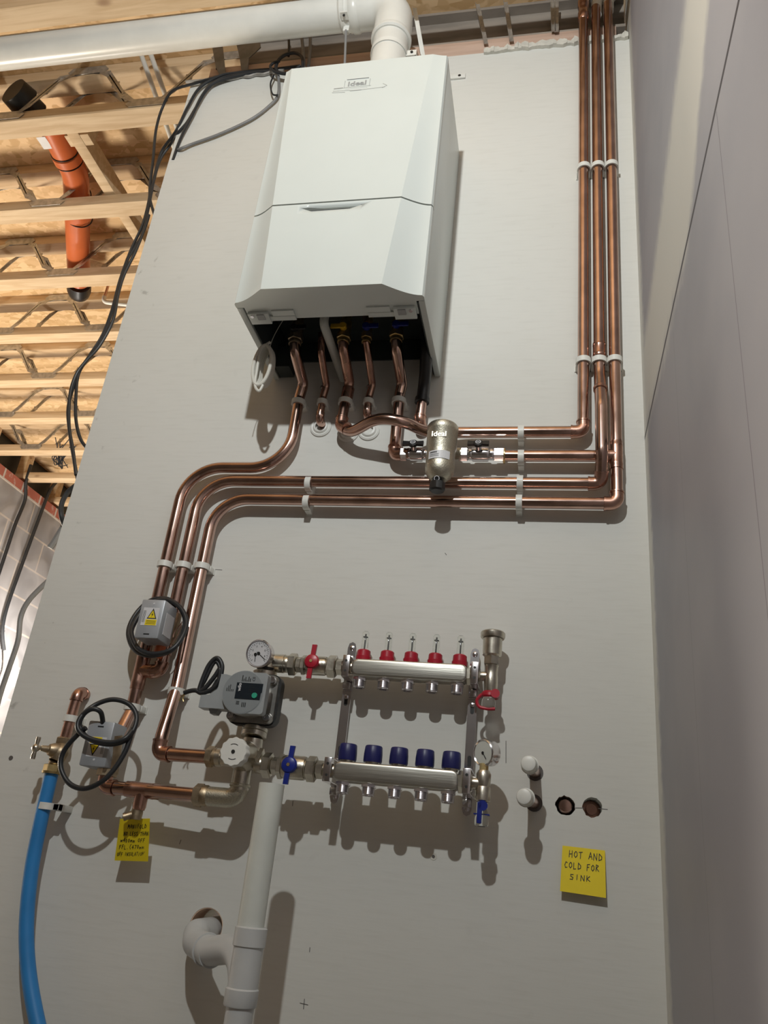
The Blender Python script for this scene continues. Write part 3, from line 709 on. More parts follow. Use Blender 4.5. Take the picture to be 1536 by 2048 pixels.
# riser 1 -> gas run, arch over two pipes, up into the boiler
xr = RX[0] - .003
arch = [V((.190, PY, -.05)), V((.190, PY - .008, -.150)), at(705, 862, -.05), at(745, 842, -.085), at(775, 838, -.095), at(812, 846, -.085), at(856, 863, -.045), V((.46, PY, zA)), V((.53, PY, zA))]
t = thing('gas_pipe', (xr, PY, zA), 'copper pipe: left riser, run behind the filter, arch, up to the yellow valve', 'pipe', 'copper pipe runs')
b = B(); b.tube(fillet([(RX[0], PY, 1.30), (RX[0] - .001, PY, .5), (xr, PY, zA), (.50, PY, zA)], [0, .016], 10), CR, 24); b.out('pipe', 'copper', t)
b = B(); b.tube(spline(arch[1:], 8), CR, 24); b.out('arch_pipe', 'copper', t)
elbow('elbow', (xr, PY, 0), (xr, PY, zA), (.6, PY, zA), t, .024); elbow('elbow', (.190, PY, 0), arch[1], arch[2], t, .02)
b = B(); b.lathe((RX[0], PY, 1.14), (0, 0, 1), [(0, CR), (.004, CR * 1.22), (.03, CR * 1.22), (.034, CR * 1.1), (.05, CR * 1.1), (.055, CR * 1.25), (.08, CR * 1.25)], 24, cap=False); b.out('coupling', 'copper_dark', t)
b = B(); b.tube(fillet([(.190, -.108, .022), (.192, -.102, .004), (.195, PY - .004, -.035), (.190, PY, -.06), (.190, PY - .008, -.150)], .02, 8), CR * .94, 24); b.lathe((.1935, PY - .001, -.045), (-.06, .02, -1), [(0, CR * 1.0), (.002, CR * 1.12), (.03, CR * 1.12), (.032, CR)], 24, cap=False); b.out('drop_pipe', 'copper_dark', t)
# return: boiler -> valve + filter -> tee on riser 3
t = thing('return_pipe', (.62, PY, zB), 'copper pipe from the filter valve right to the tee on the right riser', 'pipe', 'copper pipe runs')
b = B(); b.tube([(.545, PY, zB), (RX[2] - .004, PY, zB)], CR, 24); b.out('pipe', 'copper', t)
xR = RX[2] - .004
t = thing('boiler_return_pipe', (.314, PY, -.21), 'copper pipe dropping from the blue boiler valve to the left filter valve', 'pipe', 'copper pipe runs')
b = B(); b.tube(fillet([(.309, -.108, .022), (.311, -.101, .002), (.316, PY - .004, -.04), (.312, PY, -.065), (.314, PY, zB + .002), (.35, PY - .01, zB)], [.02, .02, .02, .014], 8), CR, 24); b.out('pipe', 'copper', t)
elbow('elbow', (.314, PY, -.1), (.314, PY, zB + .002), (.35, PY - .012, zB), t, .02)
b = B(); coupling(b, (.314, PY, -.045), (0, 0, -1), .004, CR * 1.1); b.out('solder_ring', 'chrome', t)
# riser 3 + lowest run + L3 + elbow to mixing valve
pl3 = [at(500, 1005, PY), at(404, 1134, PY), at(347, 1383, PY)]
zl3 = zD
yl3 = -.085
e3 = at(316, 1507, yl3 + .01); m3 = at(432, 1516, -.09)
t = thing('flow_pipe', (RX[2], PY, 0), 'copper pipe: right riser, lowest horizontal run, down to the mixing valve', 'pipe', 'copper pipe runs')
b = B(); x3 = pl3[1].x
b.tube(fillet([(RX[2] + .0005, PY, 1.20), (RX[2], PY, .5), (xR, PY, zD), (x3, PY, zD), (x3, PY, -.74), e3 + V((0, 0, .03)), e3, V((m3.x, m3.y, e3.z))], [0, .016, .075, 0, 0, .014], 12), CR, 24); b.out('pipe', 'copper', t)
elbow('elbow', (xR, PY, 0), (xR, PY, zD), (.6, PY, zD), t, .024)
elbow('elbow', e3 + V((0, 0, .05)), e3, V((m3.x, m3.y, e3.z)), t, .024)
b = B(); coupling(b, (xR, PY, zB), (0, 0, 1), .062); b.lathe((xR, PY, zB), (-1, 0, 0), [(0, CR * 1.13), (.026, CR * 1.13), (.026, CR)], 24, cap=False); b.out('tee', 'copper_dark', t)
# riser 2 with passover, second run, L2
t = thing('heating_pipe', (RX[1], PY, 0), 'copper pipe: middle riser with passover bend, upper horizontal run, down behind the actuator', 'pipe', 'copper pipe runs')
x2 = at(367, 1132, PY).x; xm = RX[1] - .002
l2e = at(313, 1349, PY); l1x = at(330, 1130, PY).x
b = B(); b.tube(fillet([(RX[1], PY, 1.19), (RX[1] - .001, PY, .5), (xm, PY, -.02), (xm, PY - .034, -.12), (xm, PY - .034, -.235), (xm, PY, zC), (x2, PY, zC), (x2, PY, -.712), (l1x, PY, -.712)], [0, .06, .05, .05, .014, .075, .014], 12), CR, 24)
b.out('pipe', 'copper', t)
elbow('elbow', (xm, PY - .02, -.25), (xm, PY, zC), (.6, PY, zC), t, .024); elbow('elbow', (x2, PY, -.6), (x2, PY, -.712), (l1x, PY, -.712), t, .018)
for cp, ca, cl in (((xm, PY, .04), (0, 0, 1), .035), ((xm, PY - .017, -.070), (0, .34, 1), .010), ((x2, PY, -.675), (0, 0, 1), .006)): b = B(); coupling(b, cp, ca, cl); b.out('coupling', 'copper_dark', t)
# L1 from boiler left valve
yb_ = -.075
t = thing('boiler_flow_pipe', (l1x, PY, -.5), 'copper pipe swan-necking from the boiler left valve down to the lower actuator', 'pipe', 'copper pipe runs')
bot = at(232, 1576, yb_); zl = -.250
b = B(); b.tube(fillet([(.078, -.108, .022), (.080, -.101, .002), (.086, PY - .004, -.035), (.080, PY, -.07), (.080, PY, zl), (l1x, PY, zl), (l1x, PY, -.79), (l1x, yb_ + .01, -.86), (l1x + .004, yb_, bot.z), (.05, -.088, bot.z)], [.02, .02, .02, .085, .085, .02, .02, .014], 12), CR, 24); b.out('pipe', 'copper', t)
elbow('elbow', (l1x, yb_, -.8), (l1x + .004, yb_, bot.z), (.05, -.088, bot.z), t, .022)
b = B(); coupling(b, (l1x, PY, -.712), (0, 0, 1), .075); b.lathe((l1x, PY, -.712), (1, 0, 0), [(0, CR * 1.13), (.024, CR * 1.13), (.024, CR)], 24, cap=False); b.out('tee', 'copper_dark', t)
tx = at(283, 1592, -.08).x
b = B(); coupling(b, (tx, -.080, bot.z), (1, 0.08, 0), .062); b.lathe((tx, -.080, bot.z), (0, 0, -1), [(0, CR), (.028, CR), (.034, CR * .85)], 24); b.out('tee', 'copper_dark', t)
# clips on the lower pipes
clip((x3, PY, at(347, 1383, PY).z), 'z', 'white clip low on the right-hand pipe left of the pump'); clip((l1x, PY, at(265, 1415, PY).z), 'z', 'white clip above the lower grey actuator box')
# 15mm pipes to rosettes
sr = .0082
for nm, xs_, top_, (ru, rv), lab in (('hot_water_pipe', .136, (.137, -.108, .05), (642, 853), 'thin copper pipe turning into the wall left of the gas elbow'), ('cold_water_pipe', .243, (.242, -.108, .022), (738, 843), 'thin copper pipe turning into the wall behind the arched pipe')):
    t = thing(nm, (xs_, PY, -.1), lab, 'pipe', 'copper pipe runs')
    zz = at(ru, rv, 0).z + .0
    b = B(); b.tube(fillet([top_, (xs_ + .002, -.095, .005), (xs_ + .005, PY - .003, -.04), (xs_, PY, -.07), (xs_, PY, zz), (xs_, -.002, zz)], [.015, .015, .015, .012], 8), sr, 20); b.out('pipe', 'copper_dark', t)
    b = B(); b.tube(fillet([(xs_, PY, zz + .018), (xs_, PY, zz), (xs_, -.012, zz)], .011, 8), sr * 1.18, 20); b.out('elbow', 'copper', t)
    b = B(); b.lathe((xs_, PY, -.048), (0, 0, 1), [(0, sr * 1.15), (.003, sr * 1.2), (.006, sr * 1.15)], 20); b.out('solder_ring', 'chrome', t)
for (ru, rv), lab in (((642, 855), 'white wall collar around the left thin pipe'), ((697, 866), 'white wall collar half hidden behind the gas pipe elbow'), ((738, 862), 'white wall collar behind the arched copper pipe')):
    c = at(ru, rv, 0); b = B(); b.lathe(c, (0, -1, 0), [(0, .0245), (.003, .0245), (.005, .021), (.004, .018), (.008, .015), (.009, .011), (.0, .011)], 36, cap=False)
    tag(b.out('pipe_collar', 'white_plastic'), lab, 'collar', 'white wall collars')
t = thing('insulated_pipe', (.365, -.03, -.11), 'copper stub with black foam sleeve below the boiler right corner', 'pipe', 'copper pipe runs')
b = B(); b.tube(spline([(.372, -.09, .07), (.372, -.08, .02), (.370, -.055, -.02), (.366, -.035, -.05), (.364, PY, -.085)], 6), .0135, 20); b.out('foam_sleeve', 'black', t)
b = B(); b.lathe((.364, PY, -.075), (0, 0, -1), [(0, .014), (.001, .016), (.012, .016), (.013, .012)], 20); b.out('sleeve_end', 'black', t)
b = B(); b.tube(fillet([(.364, PY, -.08), (.363, PY, -.138), (.366, -.004, -.142)], .012, 8), .0115, 20); b.out('pipe', 'copper', t)
elbow('elbow', (.363, PY, -.1), (.363, PY, -.138), (.366, -.008, -.142), t, .016, r=.0128)
for x, r, lab in ((.080, CR, 'white clip under the boiler, on the leftmost pipe'), (.136, sr, 'white clip under the boiler, second from left, on a thin pipe'), (.190, CR, 'white clip under the boiler on the gas pipe'), (.243, sr, 'white clip under the boiler, fourth from left, on a thin pipe'), (.312, CR, 'white clip under the boiler, rightmost one')):
    clip((x, PY, -.083), 'z', lab, r, .0115)
# white sleeves on top of risers
for x, lab in ((RX[1], 'white plastic pipe joining the top of the middle copper riser'), (RX[2], 'white plastic pipe joining the top of the right copper riser')):
    b = B(); zt = 1.19 if x == RX[1] else 1.20
    b.tube(fillet([(x + .002, PY + .008, zt - .02), (x + .004, PY + .012, zt + .035), (x + .03, PY + .03, 1.30)], .03, 6), .0145, 20)
    tag(b.out('plastic_pipe', 'white_plastic'), lab, 'pipe', 'white plastic pipes on the risers')

# ------------------------------------------------------------------ boiler-side filter with valves
fy = -.088; fc = at(884, 880, fy); fx = fc.x
ztop = at(882, 838, fy - .03).z; zbot = at(880, 948, fy - .02).z
t = thing('magnetic_filter', (fx, fy, zbot), 'nickel canister filter with black caps between two black-handled valves', 'filter')
b = B(); H = ztop - zbot
b.lathe((fx, fy, zbot), (0, 0, 1), [(-.004, .008), (-.003, .016), (.004, .024), (.014, .0288), (.03, .0300), (.033, .0293), (H * .52, .0293), (H * .56, .0312), (H * .86, .0314), (H * .87, .0322), (H * .97, .0322), (H, .030)], 40); b.lathe((fx - .034, -.040, zB), (1, 0, 0), [(0, .0125), (.070, .0125)], 20); b.lathe((fx, -.032, zB), (0, -1, 0), [(0, .014), (.04, .014)], 20); b.out('canister', 'nickel_rough', t)
b = B(); b.lathe((fx - .0, fy, ztop), (0, 0, 1), [(0, .009), (.010, .009), (.014, .006)], 20); b.out('top_cap', 'black', t, 'black top cap')
b = B(); b.lathe((fx - .002, fy, zbot), (0, 0, -1), [(0, .010), (.008, .012), (.010, .0150), (.026, .0155), (.029, .012)], 24, lobes=8, amp=.03); b.lathe((fx - .002, fy - .004, zbot - .003), (0, -1, -.4), [(0, .008), (.010, .007)], 18); b.out('drain_knob', 'black', t, 'black drain knob')
b = B(); b.lathe((fx - .002, fy - .0145, zbot - .0068), (0, -1, -.4), [(0, .0055), (.0006, .0055), (.0006, .0042), (0, .0042)], 20, cap=False); b.out('knob_ring', 'paper', t)
text_mesh('embossed_logo', 'Ideal', .0165, (fx - .002, fy - .0312, zbot + H * .70), (1, 0, 0), (0, 0, 1), 'nickel_rough', t, .0012, bold=.0003)
lz = zbot + .040; b = B()
for i in range(12):
    a0, a1 = [math.radians(-90 + (-42 + 86 * k / 12)) for k in (i, i + 1)]
    vs = [b.bm.verts.new((fx + .0310 * math.cos(a), fy + .0310 * math.sin(a), z)) for a, z in ((a0, lz - .009), (a1, lz - .009), (a1, lz + .009), (a0, lz + .009))]; b.face(vs)
    if 0 < i < 11:
        b.mi = 1
        rows = ((lz + .003, lz + .006), (lz - .001, lz + .0002), (lz - .0045, lz - .0035)) if i < 6 else ()
        for z0, z1 in rows:
            if i > 4 and z1 > lz + .001: continue
            vs = [b.bm.verts.new((fx + .0313 * math.cos(a), fy + .0313 * math.sin(a), z)) for a, z in ((a0, z0), (a1, z0), (a1, z1), (a0, z1))]; b.face(vs)
        b.mi = 0
b.out('filter_sticker', ['paper', 'grey_print'], t, 'white printed sticker')
def filter_valve(x0, x1, lab, xh):
    t = thing('ball_valve', ((x0 + x1) / 2, -.04, zB - .015), lab, 'valve', 'ball valves'); L = x1 - x0
    b = B(); b.run((x0, -.036, zB), (1, 0, 0), [(L * .2, .0155, 6), (L * .1, .012, 20), (L * .36, .0150, 20), (L * .12, .012, 20), (L * .22, .0150, 6)]); b.out('valve_body', 'chrome', t)
    b = B(); b.lathe((xh, -.040, zB + .002), (0, -1, .4), [(0, .006), (.022, .006)], 12); b.out('stem', 'chrome', t)
    c = V((xh, -.060, zB + .010)); b = B(); n = V((0, -1, .4)).normalized(); b.lathe(c, n, [(0, .0095), (.006, .0095), (.007, .008)], 20)
    for s_ in (-1, 1): b.prism([(s_ * .006, -.0045), (s_ * .022, -.0062), (s_ * .022, .0062), (s_ * .006, .0045)][::s_], c, (1, 0, 0), n.cross(V((1, 0, 0))) * 1, .006 * 1)
    h = b.out('handle', 'black', t, 'black butterfly handle')
    b = B(); b.lathe(c + n * .0072, n, [(0, .0058), (.0005, .0058), (.0005, .0042), (0, .0042)], 20, cap=False); b.box(c + n * .0074, (.006, .0005, .0012)); b.out('handle_mark', 'paper', h)
filter_valve(.330, fx - .022, 'chrome valve with black handle on the left side of the filter', at(825, 904, -.06).x)
filter_valve(fx + .030, .548, 'chrome valve with black handle on the right side of the filter', at(956, 900, -.06).x)
b = B(); b.run((.546, PY, zB), (1, 0, 0), [(.004, .0165, 20)]); tag(b.out('compression_nut', 'brass'), 'brass ring where the pipe leaves the right filter valve', 'nut')

# ------------------------------------------------------------------ manifolds
def loft_bar(b, cx, cz, hx, hz, r, y0, y1):
    rings = []
    for ins, y in ((.0045, y0), (.0022, y0 + .0005), (.0007, y0 + .0018), (0, y0 + .004), (0, y1 - .004), (.0012, y1 - .001), (.004, y1)):
        rings.append([b.bm.verts.new((cx + x, y, cz + z)) for x, z in rsq(hx - ins, hz - ins, r - ins, 6)])
    for A, C_ in zip(rings, rings[1:]):
        for k in range(len(A)): b.face((A[k], A[(k + 1) % len(A)], C_[(k + 1) % len(A)], C_[k]))
    b.face(rings[0][::-1]); b.face(rings[-1])
def rsq(hx, hz, r, n=6):
    out = []
    for sx, sz, a0 in ((1, 1, 0), (-1, 1, 90), (-1, -1, 180), (1, -1, 270)):
        for k in range(n + 1):
            a = math.radians(a0 + 90 * k / n); out.append((sx * (hx - r) + r * math.cos(a), sz * (hz - r) + r * math.sin(a)))
    return out
def manifold(kind, zc, y0, y1, lab):
    hz = .0165; x0, x1 = .285, .501; yc = (y0 + y1) / 2
    t = thing('manifold', ((x0 + x1) / 2, yc, zc - hz), lab, 'manifold', 'heating manifolds')
    b = B(); loft_bar(b, (x0 + x1) / 2, zc, (x1 - x0) / 2, hz, .0125, y0, y1); b.out('manifold_bar', 'steel', t)
    for k in range(5):
        px = .3005 + .0455 * k + (.002 if kind == 'r' else .003)
        b = B(); b.run((px - .002, yc, zc - hz + .001), (0, 0, -1), [(.007, .0135, 6)])
        b.lathe((px - .002, yc, zc - hz - .005), (0, 0, -1), [(0, .0100)] + sum([[(.0015 * i + .0003, .0114), (.0015 * i + .0011, .0103)] for i in range(9)], []) + [(.0145, .0104), (.0145, .0068), (.004, .006)], 24, cap=True); b.out('outlet_port', 'chrome', t)
        if kind == 'r':
            b = B(); b.lathe((px, yc, zc + hz - .001), (0, 0, 1), [(0, .0140), (.008, .0146), (.0085, .0132), (.019, .0126), (.021, .0105)], 32, lobes=16, amp=.012); m_ = b.out('flow_meter', 'red', t, 'red flow meter collar')
            b = B(); b.lathe((px, yc, zc + hz + .019), (0, 0, 1), [(0, .0066), (.034, .0066), (.0375, .0045), (.038, .001)], 24); b.out('sight_glass', 'glass', m_)
            b = B(); b.lathe((px, yc, zc + hz + .020), (0, 0, 1), [(0, .0012), (.024, .0012), (.024, .0036), (.0262, .0036), (.0265, .0012), (.031, .0012)], 12); b.out('float_rod', 'ink', m_)
        else:
            b = B(); b.lathe((px, yc, zc + hz - .001), (0, 0, 1), [(0, .012), (.004, .0125)], 24); nk = b.out('cap_ring', 'nickel', t)
            b = B(); b.lathe((px, yc, zc + hz + .003), (0, 0, 1), [(0, .0158), (.003, .0165), (.014, .0163), (.026, .0152), (.028, .0138)], 36, lobes=24, amp=.008); b.out('valve_cap', 'blue_cap', t, 'dark blue screw cap')
    return t
manifold('r', -.6885, -.068, -.033, 'upper manifold bar with five red flow meters')
manifold('b', -.8795, -.108, -.072, 'lower manifold bar with five dark blue caps')
for xb_, lab in ((.270, 'chrome bracket rail at the left end of both manifolds'), (.509, 'chrome bracket rail at the right end of both manifolds')):
    t = thing('manifold_bracket', (xb_, -.01, -.92), lab, 'bracket', 'manifold brackets')
    b = B(); pr = [(-.0085, -.915), (-.006, -.924), (0, -.927), (.006, -.924), (.0085, -.915), (.0085, -.64), (.006, -.631), (0, -.628), (-.006, -.631), (-.0085, -.64)]
    b.prism(pr, (xb_, -.014, 0), (1, 0, 0), (0, 0, 1), .003); rl = b.out('rail', 'chrome', t)
    b = B()
    for zs in (-.742, -.835): b.prism([(.0035 * math.cos(a), zs + .0035 * math.sin(a) + (.006 if math.sin(a) > 0 else -.006)) for a in [2 * math.pi * k / 16 for k in range(16)]], (xb_, -.0171, 0), (1, 0, 0), (0, 0, 1), .0004)
    b.out('slot', 'ink', rl)
    for zs in (-.640, -.735, -.915):
        b = B(); b.lathe((xb_, -.017, zs), (0, -1, 0), [(0, .005), (.002, .0045), (.003, .002)], 14); b.out('screw', 'chrome', t)
    for zc, yf in ((-.6885, -.072), (-.8795, -.112)):
        b = B(); b.bx(xb_ - .0005, xb_ + .0125, yf - .002, yf, zc - .020, zc + .020, .0007)
        for dz in (-.020, .0185): b.bx(xb_ - .0005, xb_ + .0125, yf, -.017, zc + dz, zc + dz + .0015)
        b.mi = 1
        for dz in (-.0095, .0095): b.lathe((xb_ + .006, yf - .002, zc + dz), (0, -1, 0), [(0, .0024), (.0004, .0024)], 12)
        b.mi = 0
        b.bx(xb_ - .007, xb_ + .007, -.030, -.017, zc - .034, zc - .021, .001); b.bx(xb_ - .007, xb_ + .007, -.030, -.017, zc + .0205, zc + .030, .001)
        b.out('clamp', ['chrome', 'ink'], t)
def row_valve(y, z, x0, items, xh, yh, col, lab, lean):
    t = thing('ball_valve', (xh, y, z - .02), lab, 'valve', 'ball valves')
    b = B(); b.run((x0, y, z), (1, 0, 0), items); b.out('valve_body', 'nickel', t)
    b = B(); b.lathe((xh, y - .012, z), (0, -1, 0), [(0, .007), (abs(yh - y) - .01, .006)], 14); b.out('stem', 'nickel', t)
    b = B(); c = V((xh, yh, z)); b.lathe(c, (0, -1, 0), [(-.002, .013), (.002, .0143), (.006, .012), (.008, .006)], 28)
    for s_ in (-1, 1): b.prism([(-.0042 + lean * s_, s_ * .010), (.0042 + lean * s_, s_ * .010), (.0048 + lean * 2 * s_, s_ * .032), (-.0042 + lean * 2 * s_, s_ * .032)][::s_], c + V((0, .001, 0)), (1, 0, 0), (0, 0, 1), .005)
    h = b.out('handle', col, t, f'{col} butterfly handle'); b = B(); b.lathe(c + V((0, -.008, 0)), (0, -1, 0), [(0, .0035), (.0012, .003)], 6); b.out('screw', 'brass', h)
row_valve(-.050, -.6865, .147, [(.012, .0165, 20), (.015, .0215, 6), (.010, .0150, 6), (.009, .0190, 6), (.040, .0180, 28), (.003, .016, 20), (.017, .0215, 6), (.013, .0155, 6), (.020, .012, 16)], .212, -.079, 'red', 'valve with red butterfly handle left of the upper manifold', .0008)
row_valve(-.090, -.8790, .139, [(.014, .0150, 20), (.016, .0220, 6), (.012, .0150, 6), (.010, .0215, 6), (.040, .0205, 28), (.003, .017, 20), (.017, .0220, 6), (.013, .0155, 6), (.020, .012, 16)], .2105, -.121, 'blue', 'valve with blue butterfly handle left of the lower manifold', .001)
# end assemblies
t = thing('air_vent', (.543, -.05, -.74), 'nickel air vent with red drain tap at the upper manifold right end', 'vent')
b = B(); vx = .543; b.run((.499, -.050, -.6885), (1, 0, 0), [(.008, .018, 6), (.006, .012, 20), (.011, .0105, 6), (.02, .009, 16)])
b.lathe((vx, -.050, -.716), (0, 0, 1), [(0, .0115), (.012, .0128), (.028, .0125), (.030, .0118), (.046, .0125), (.048, .0135)], 28); b.hexn((vx, -.050, -.668), (0, 0, 1), .018, .0150)
b.lathe((vx, -.050, -.652), (0, 0, 1), [(0, .014), (.003, .0175), (.034, .0178)], 32); b.lathe((vx, -.050, -.6175), (0, 0, 1), [(0, .0215), (.003, .0228), (.0105, .0228), (.0125, .021)], 14); b.out('vent_body', 'nickel', t)
b = B(); b.lathe((vx, -.050, -.728), (0, 0, 1), [(0, .0145), (.003, .017), (.008, .0165), (.012, .013)], 24)
b.tube(spline([V((vx - .014, -.062, -.724)), V((vx - .022, -.062, -.735)), V((vx - .018, -.062, -.746)), V((vx - .004, -.062, -.749)), V((vx + .010, -.060, -.748))], 6), .003, 10)
b.lathe((vx + .010, -.062, -.722), (0, -1, 0), [(0, .008), (.006, .008)], 18); b.out('drain_handle', 'red', t, 'red drain tap handle')
b = B(); b.lathe((vx - .002, -.055, -.748), (0, 0, 1), [(0, .0095), (.004, .0125), (.014, .0125), (.020, .010)], 20); b.out('drain_cap', 'glass', t)
t = thing('pressure_gauge', (.541, -.09, -.94), 'small chrome pressure gauge with blue drain tap at the lower manifold right end', 'gauge')
gx = .541; gy = -.090
b = B(); b.run((.499, gy, -.8795), (1, 0, 0), [(.009, .0185, 6), (.004, .012, 20), (.010, .0125, 6), (.014, .010, 16)])
b.lathe((gx, gy, -.908), (0, 0, 1), [(0, .0115), (.002, .0130), (.022, .0125), (.024, .0115), (.028, .0122), (.044, .0128), (.050, .0095)], 28); b.out('gauge_tee', 'nickel', t)
b = B(); b.lathe((gx, gy, -.859), (0, 0, 1), [(0, .0075), (.012, .0075)], 6); b.out('neck', 'brass', t)
ga = V((-.62, -.76, -.12)).normalized(); gc = V((gx + .004, gy + .002, -.829)); b = B(); b.lathe(gc - ga * .012, ga, [(0, .019), (.002, .0215), (.016, .0215), (.018, .0228), (.022, .0228), (.0235, .021), (.022, .0195)], 36, cap=False); gb = b.out('gauge_case', 'chrome', t)
b = B(); b.lathe(gc + ga * .0098, ga, [(0, .0190), (.0006, .0190)], 32); b.mi = 1; b.ribbon([gc + ga * .0106, gc + ga * .0106 + V((.006, -.004, -.010))], .0012, ga); b.lathe(gc + ga * .0105, ga, [(0, .0025), (.001, .0025)], 12); b.out('dial', ['waste', 'ink'], gb)
b = B(); b.lathe((gx, gy, -.946), (0, 0, 1), [(0, .010), (.002, .0115), (.012, .0118), (.018, .0095), (.038, .0095)], 24); b.out('drain_body', 'glass', t)
b = B(); b.box((gx - .003, gy - .0125, -.926), (.008, .005, .034), .0015); b.lathe((gx + .002, gy - .011, -.915), (0, -1, 0), [(0, .008), (.004, .008)], 18); b.bx(gx - .013, gx + .013, gy - .008, gy + .006, -.929, -.927); b.out('drain_handle', 'blue', t, 'blue drain tap handle')
b = B(); b.lathe((gx, gy, -.9465), (0, 0, 1), [(0, .0065), (.0006, .0065)], 16); b.out('drain_mouth', 'ink', t)

# ------------------------------------------------------------------ pump group
t = thing('circulation_pump', (.115, -.10, -.80), 'grey circulation pump with round faceplate and dark display', 'pump')
pc = at(485, 1384, -.150); px_, pz = pc.x, pc.z
qc = at(506, 1412, -.095)
b = B(); n = 28; sq = []
def rsq(hx, hz, r, n=6):
    out = []
    for sx, sz, a0 in ((1, 1, 0), (-1, 1, 90), (-1, -1, 180), (1, -1, 270)):
        for k in range(n + 1):
            a = math.radians(a0 + 90 * k / n); out.append((sx * (hx - r) + r * math.cos(a), sz * (hz - r) + r * math.sin(a)))
    return out
b.prism(rsq(.047, .047, .017), (px_ + .003, -.072, pz), (1, 0, 0), (0, 0, 1), .020); b.lathe((px_ + .002, -.022, pz), (0, -1, 0), [(0, .028), (.01, .034), (.052, .036)], 32)
b.lathe((px_ + .003, -.060, pz - .066), (0, 0, 1), [(0, .017), (.132, .017)], 24); b.out('pump_volute', 'iron', t, 'black cast iron volute')
b = B(); b.prism(rsq(.044, .044, .015), (px_ + .002, -.092, pz), (1, 0, 0), (0, 0, 1), .008)
b.lathe((px_, -.098, pz), (0, -1, 0), [(0, .037), (.016, .035), (.034, .034)], 36)
for sx, sz in ((1, 1), (-1, -1), (1, -1), (-1, 1)): b.lathe((px_ + .002 + sx * .034, -.094, pz + sz * .034), (0, -1, 0), [(0, .010), (.012, .0085)], 18)
b.out('motor_flange', 'alu', t, 'bare cast aluminium motor flange')
for sx, sz in ((1, 1), (-1, -1), (1, -1), (-1, 1)):
    b = B(); b.lathe((px_ + .002 + sx * .034, -.106, pz + sz * .034), (0, -1, 0), [(0, .0062), (.004, .0062), (.004, .003), (.002, .003)], 16); b.out('bolt', 'chrome', t)
b = B(); b.lathe((px_, -.128, pz), (0, -1, 0), [(0, .0385), (.018, .0395), (.021, .0385)], 48); b.prism(rsq(.020, .0365, .006), (px_ + .0225, -.131, pz), (1, 0, 0), (0, 0, 1), .0175)
b.prism([(-.082, -.030), (-.030, -.030), (-.030, .030), (-.040, .032), (-.050, .032), (-.052, .005), (-.066, -.006), (-.082, -.008)], (px_, -.112, pz), (1, 0, 0), (0, 0, 1), .028)
b.prism([(-.074, .000), (-.052, .010), (-.050, .031), (-.060, .030), (-.066, .022)], (px_, -.112, pz), (1, 0, 0), (0, 0, 1), .016)
b.prism([(-.066, -.030), (-.048, -.030), (-.052, -.038), (-.062, -.038)], (px_, -.112, pz), (1, 0, 0), (0, 0, 1), .018)
hd = b.out('control_housing', 'pump_grey', t, 'grey plastic control housing')
b = B(); b.lathe((px_, -.1485, pz), (0, -1, 0), [(0, .0375), (.001, .0375)], 48); fp = b.out('face_plate', 'pump_face', t)
b = B(); b.prism([(-.013, -.012), (.034, -.012), (.0345, .0), (.036, .001), (.036, .0165), (-.013, .0165)], (px_, -.1492, pz), (1, 0, 0), (0, 0, 1), .0012); dp = b.out('display_panel', 'display', fp, 'dark display panel')
text_mesh('display_lettering', 'wilo', .0085, (px_ - .0068, -.1506, pz + .0085), (0, 0, 1), (-1, 0, 0), 'paper', t, .0002, bold=.0002)
b = B(); b.lathe((px_ + .0235, -.1504, pz - .005), (0, -1, 0), [(0, .0052), (.0018, .0048)], 24); b.out('button', 'green', fp, 'green round button')
b = B()
for x0, z0, w_, h_ in ((-.015, .022, .007, .007), (-.016, -.023, .006, .006), (-.008, -.018, .006, .0045)): pass
for k in range(6): b.bx(px_ - .005 + k * .003, px_ - .0035 + k * .003, -.1498, -.149, pz + .019, pz + .019 + (.011, .005, .008, .003, .009, .006)[k])
for k in range(5): b.bx(px_ - .031 + k * .0030, px_ - .0298 + k * .0030, -.1498, -.149, pz + .0, pz + (.006, .010, .012, .004, .004)[k])
for k in range(3): b.bx(px_ + .002 + k * .003, px_ + .0035 + k * .003, -.1498, -.149, pz - .026, pz - .018)
for k in range(3): b.bx(px_ - .009, px_ - .003, -.1498, -.149, pz - .022 + k * .0022, pz - .0208 + k * .0022)
for k in range(4): b.ribbon([(px_ + .010, -.1505, pz + .001 + k * .0035), (px_ + .022, -.1505, pz + .0035 + k * .003)], .0004, (0, -1, 0), .0002)
b.out('face_print', 'ink', fp)
text_mesh('face_mark', 'CE', .007, (px_ + .0175, -.1497, pz + .0245), (0, 0, 1), (-1, 0, 0), 'ink', t, .0002)
b = B(); kp = ats(-.13, (442, 1352), (444, 1330), (434, 1316), (418, 1330), (404, 1362), (399, 1382), (412, 1374), (430, 1352), (440, 1338), (437, 1362), (424, 1378), (404, 1386), (392, 1381), (380, 1382), (368, 1386))
b.tube(spline(kp, 8), .0042, 12); kp2 = ats(-.127, (440, 1350), (438, 1330), (428, 1325), (410, 1360), (400, 1380), (420, 1382), (436, 1360)); b.tube(spline(kp2, 8), .0038, 12); b.out('power_cable', 'cable', t, 'looped black power cable')
b = B(); b.tube(spline(ats(-.13, (372, 1385), (362, 1394), (358, 1402)), 5), .0012, 8); b.tube(spline(ats(-.13, (372, 1385), (366, 1396), (367, 1403)), 5), .0012, 8); b.out('bare_core', 'brass', t)
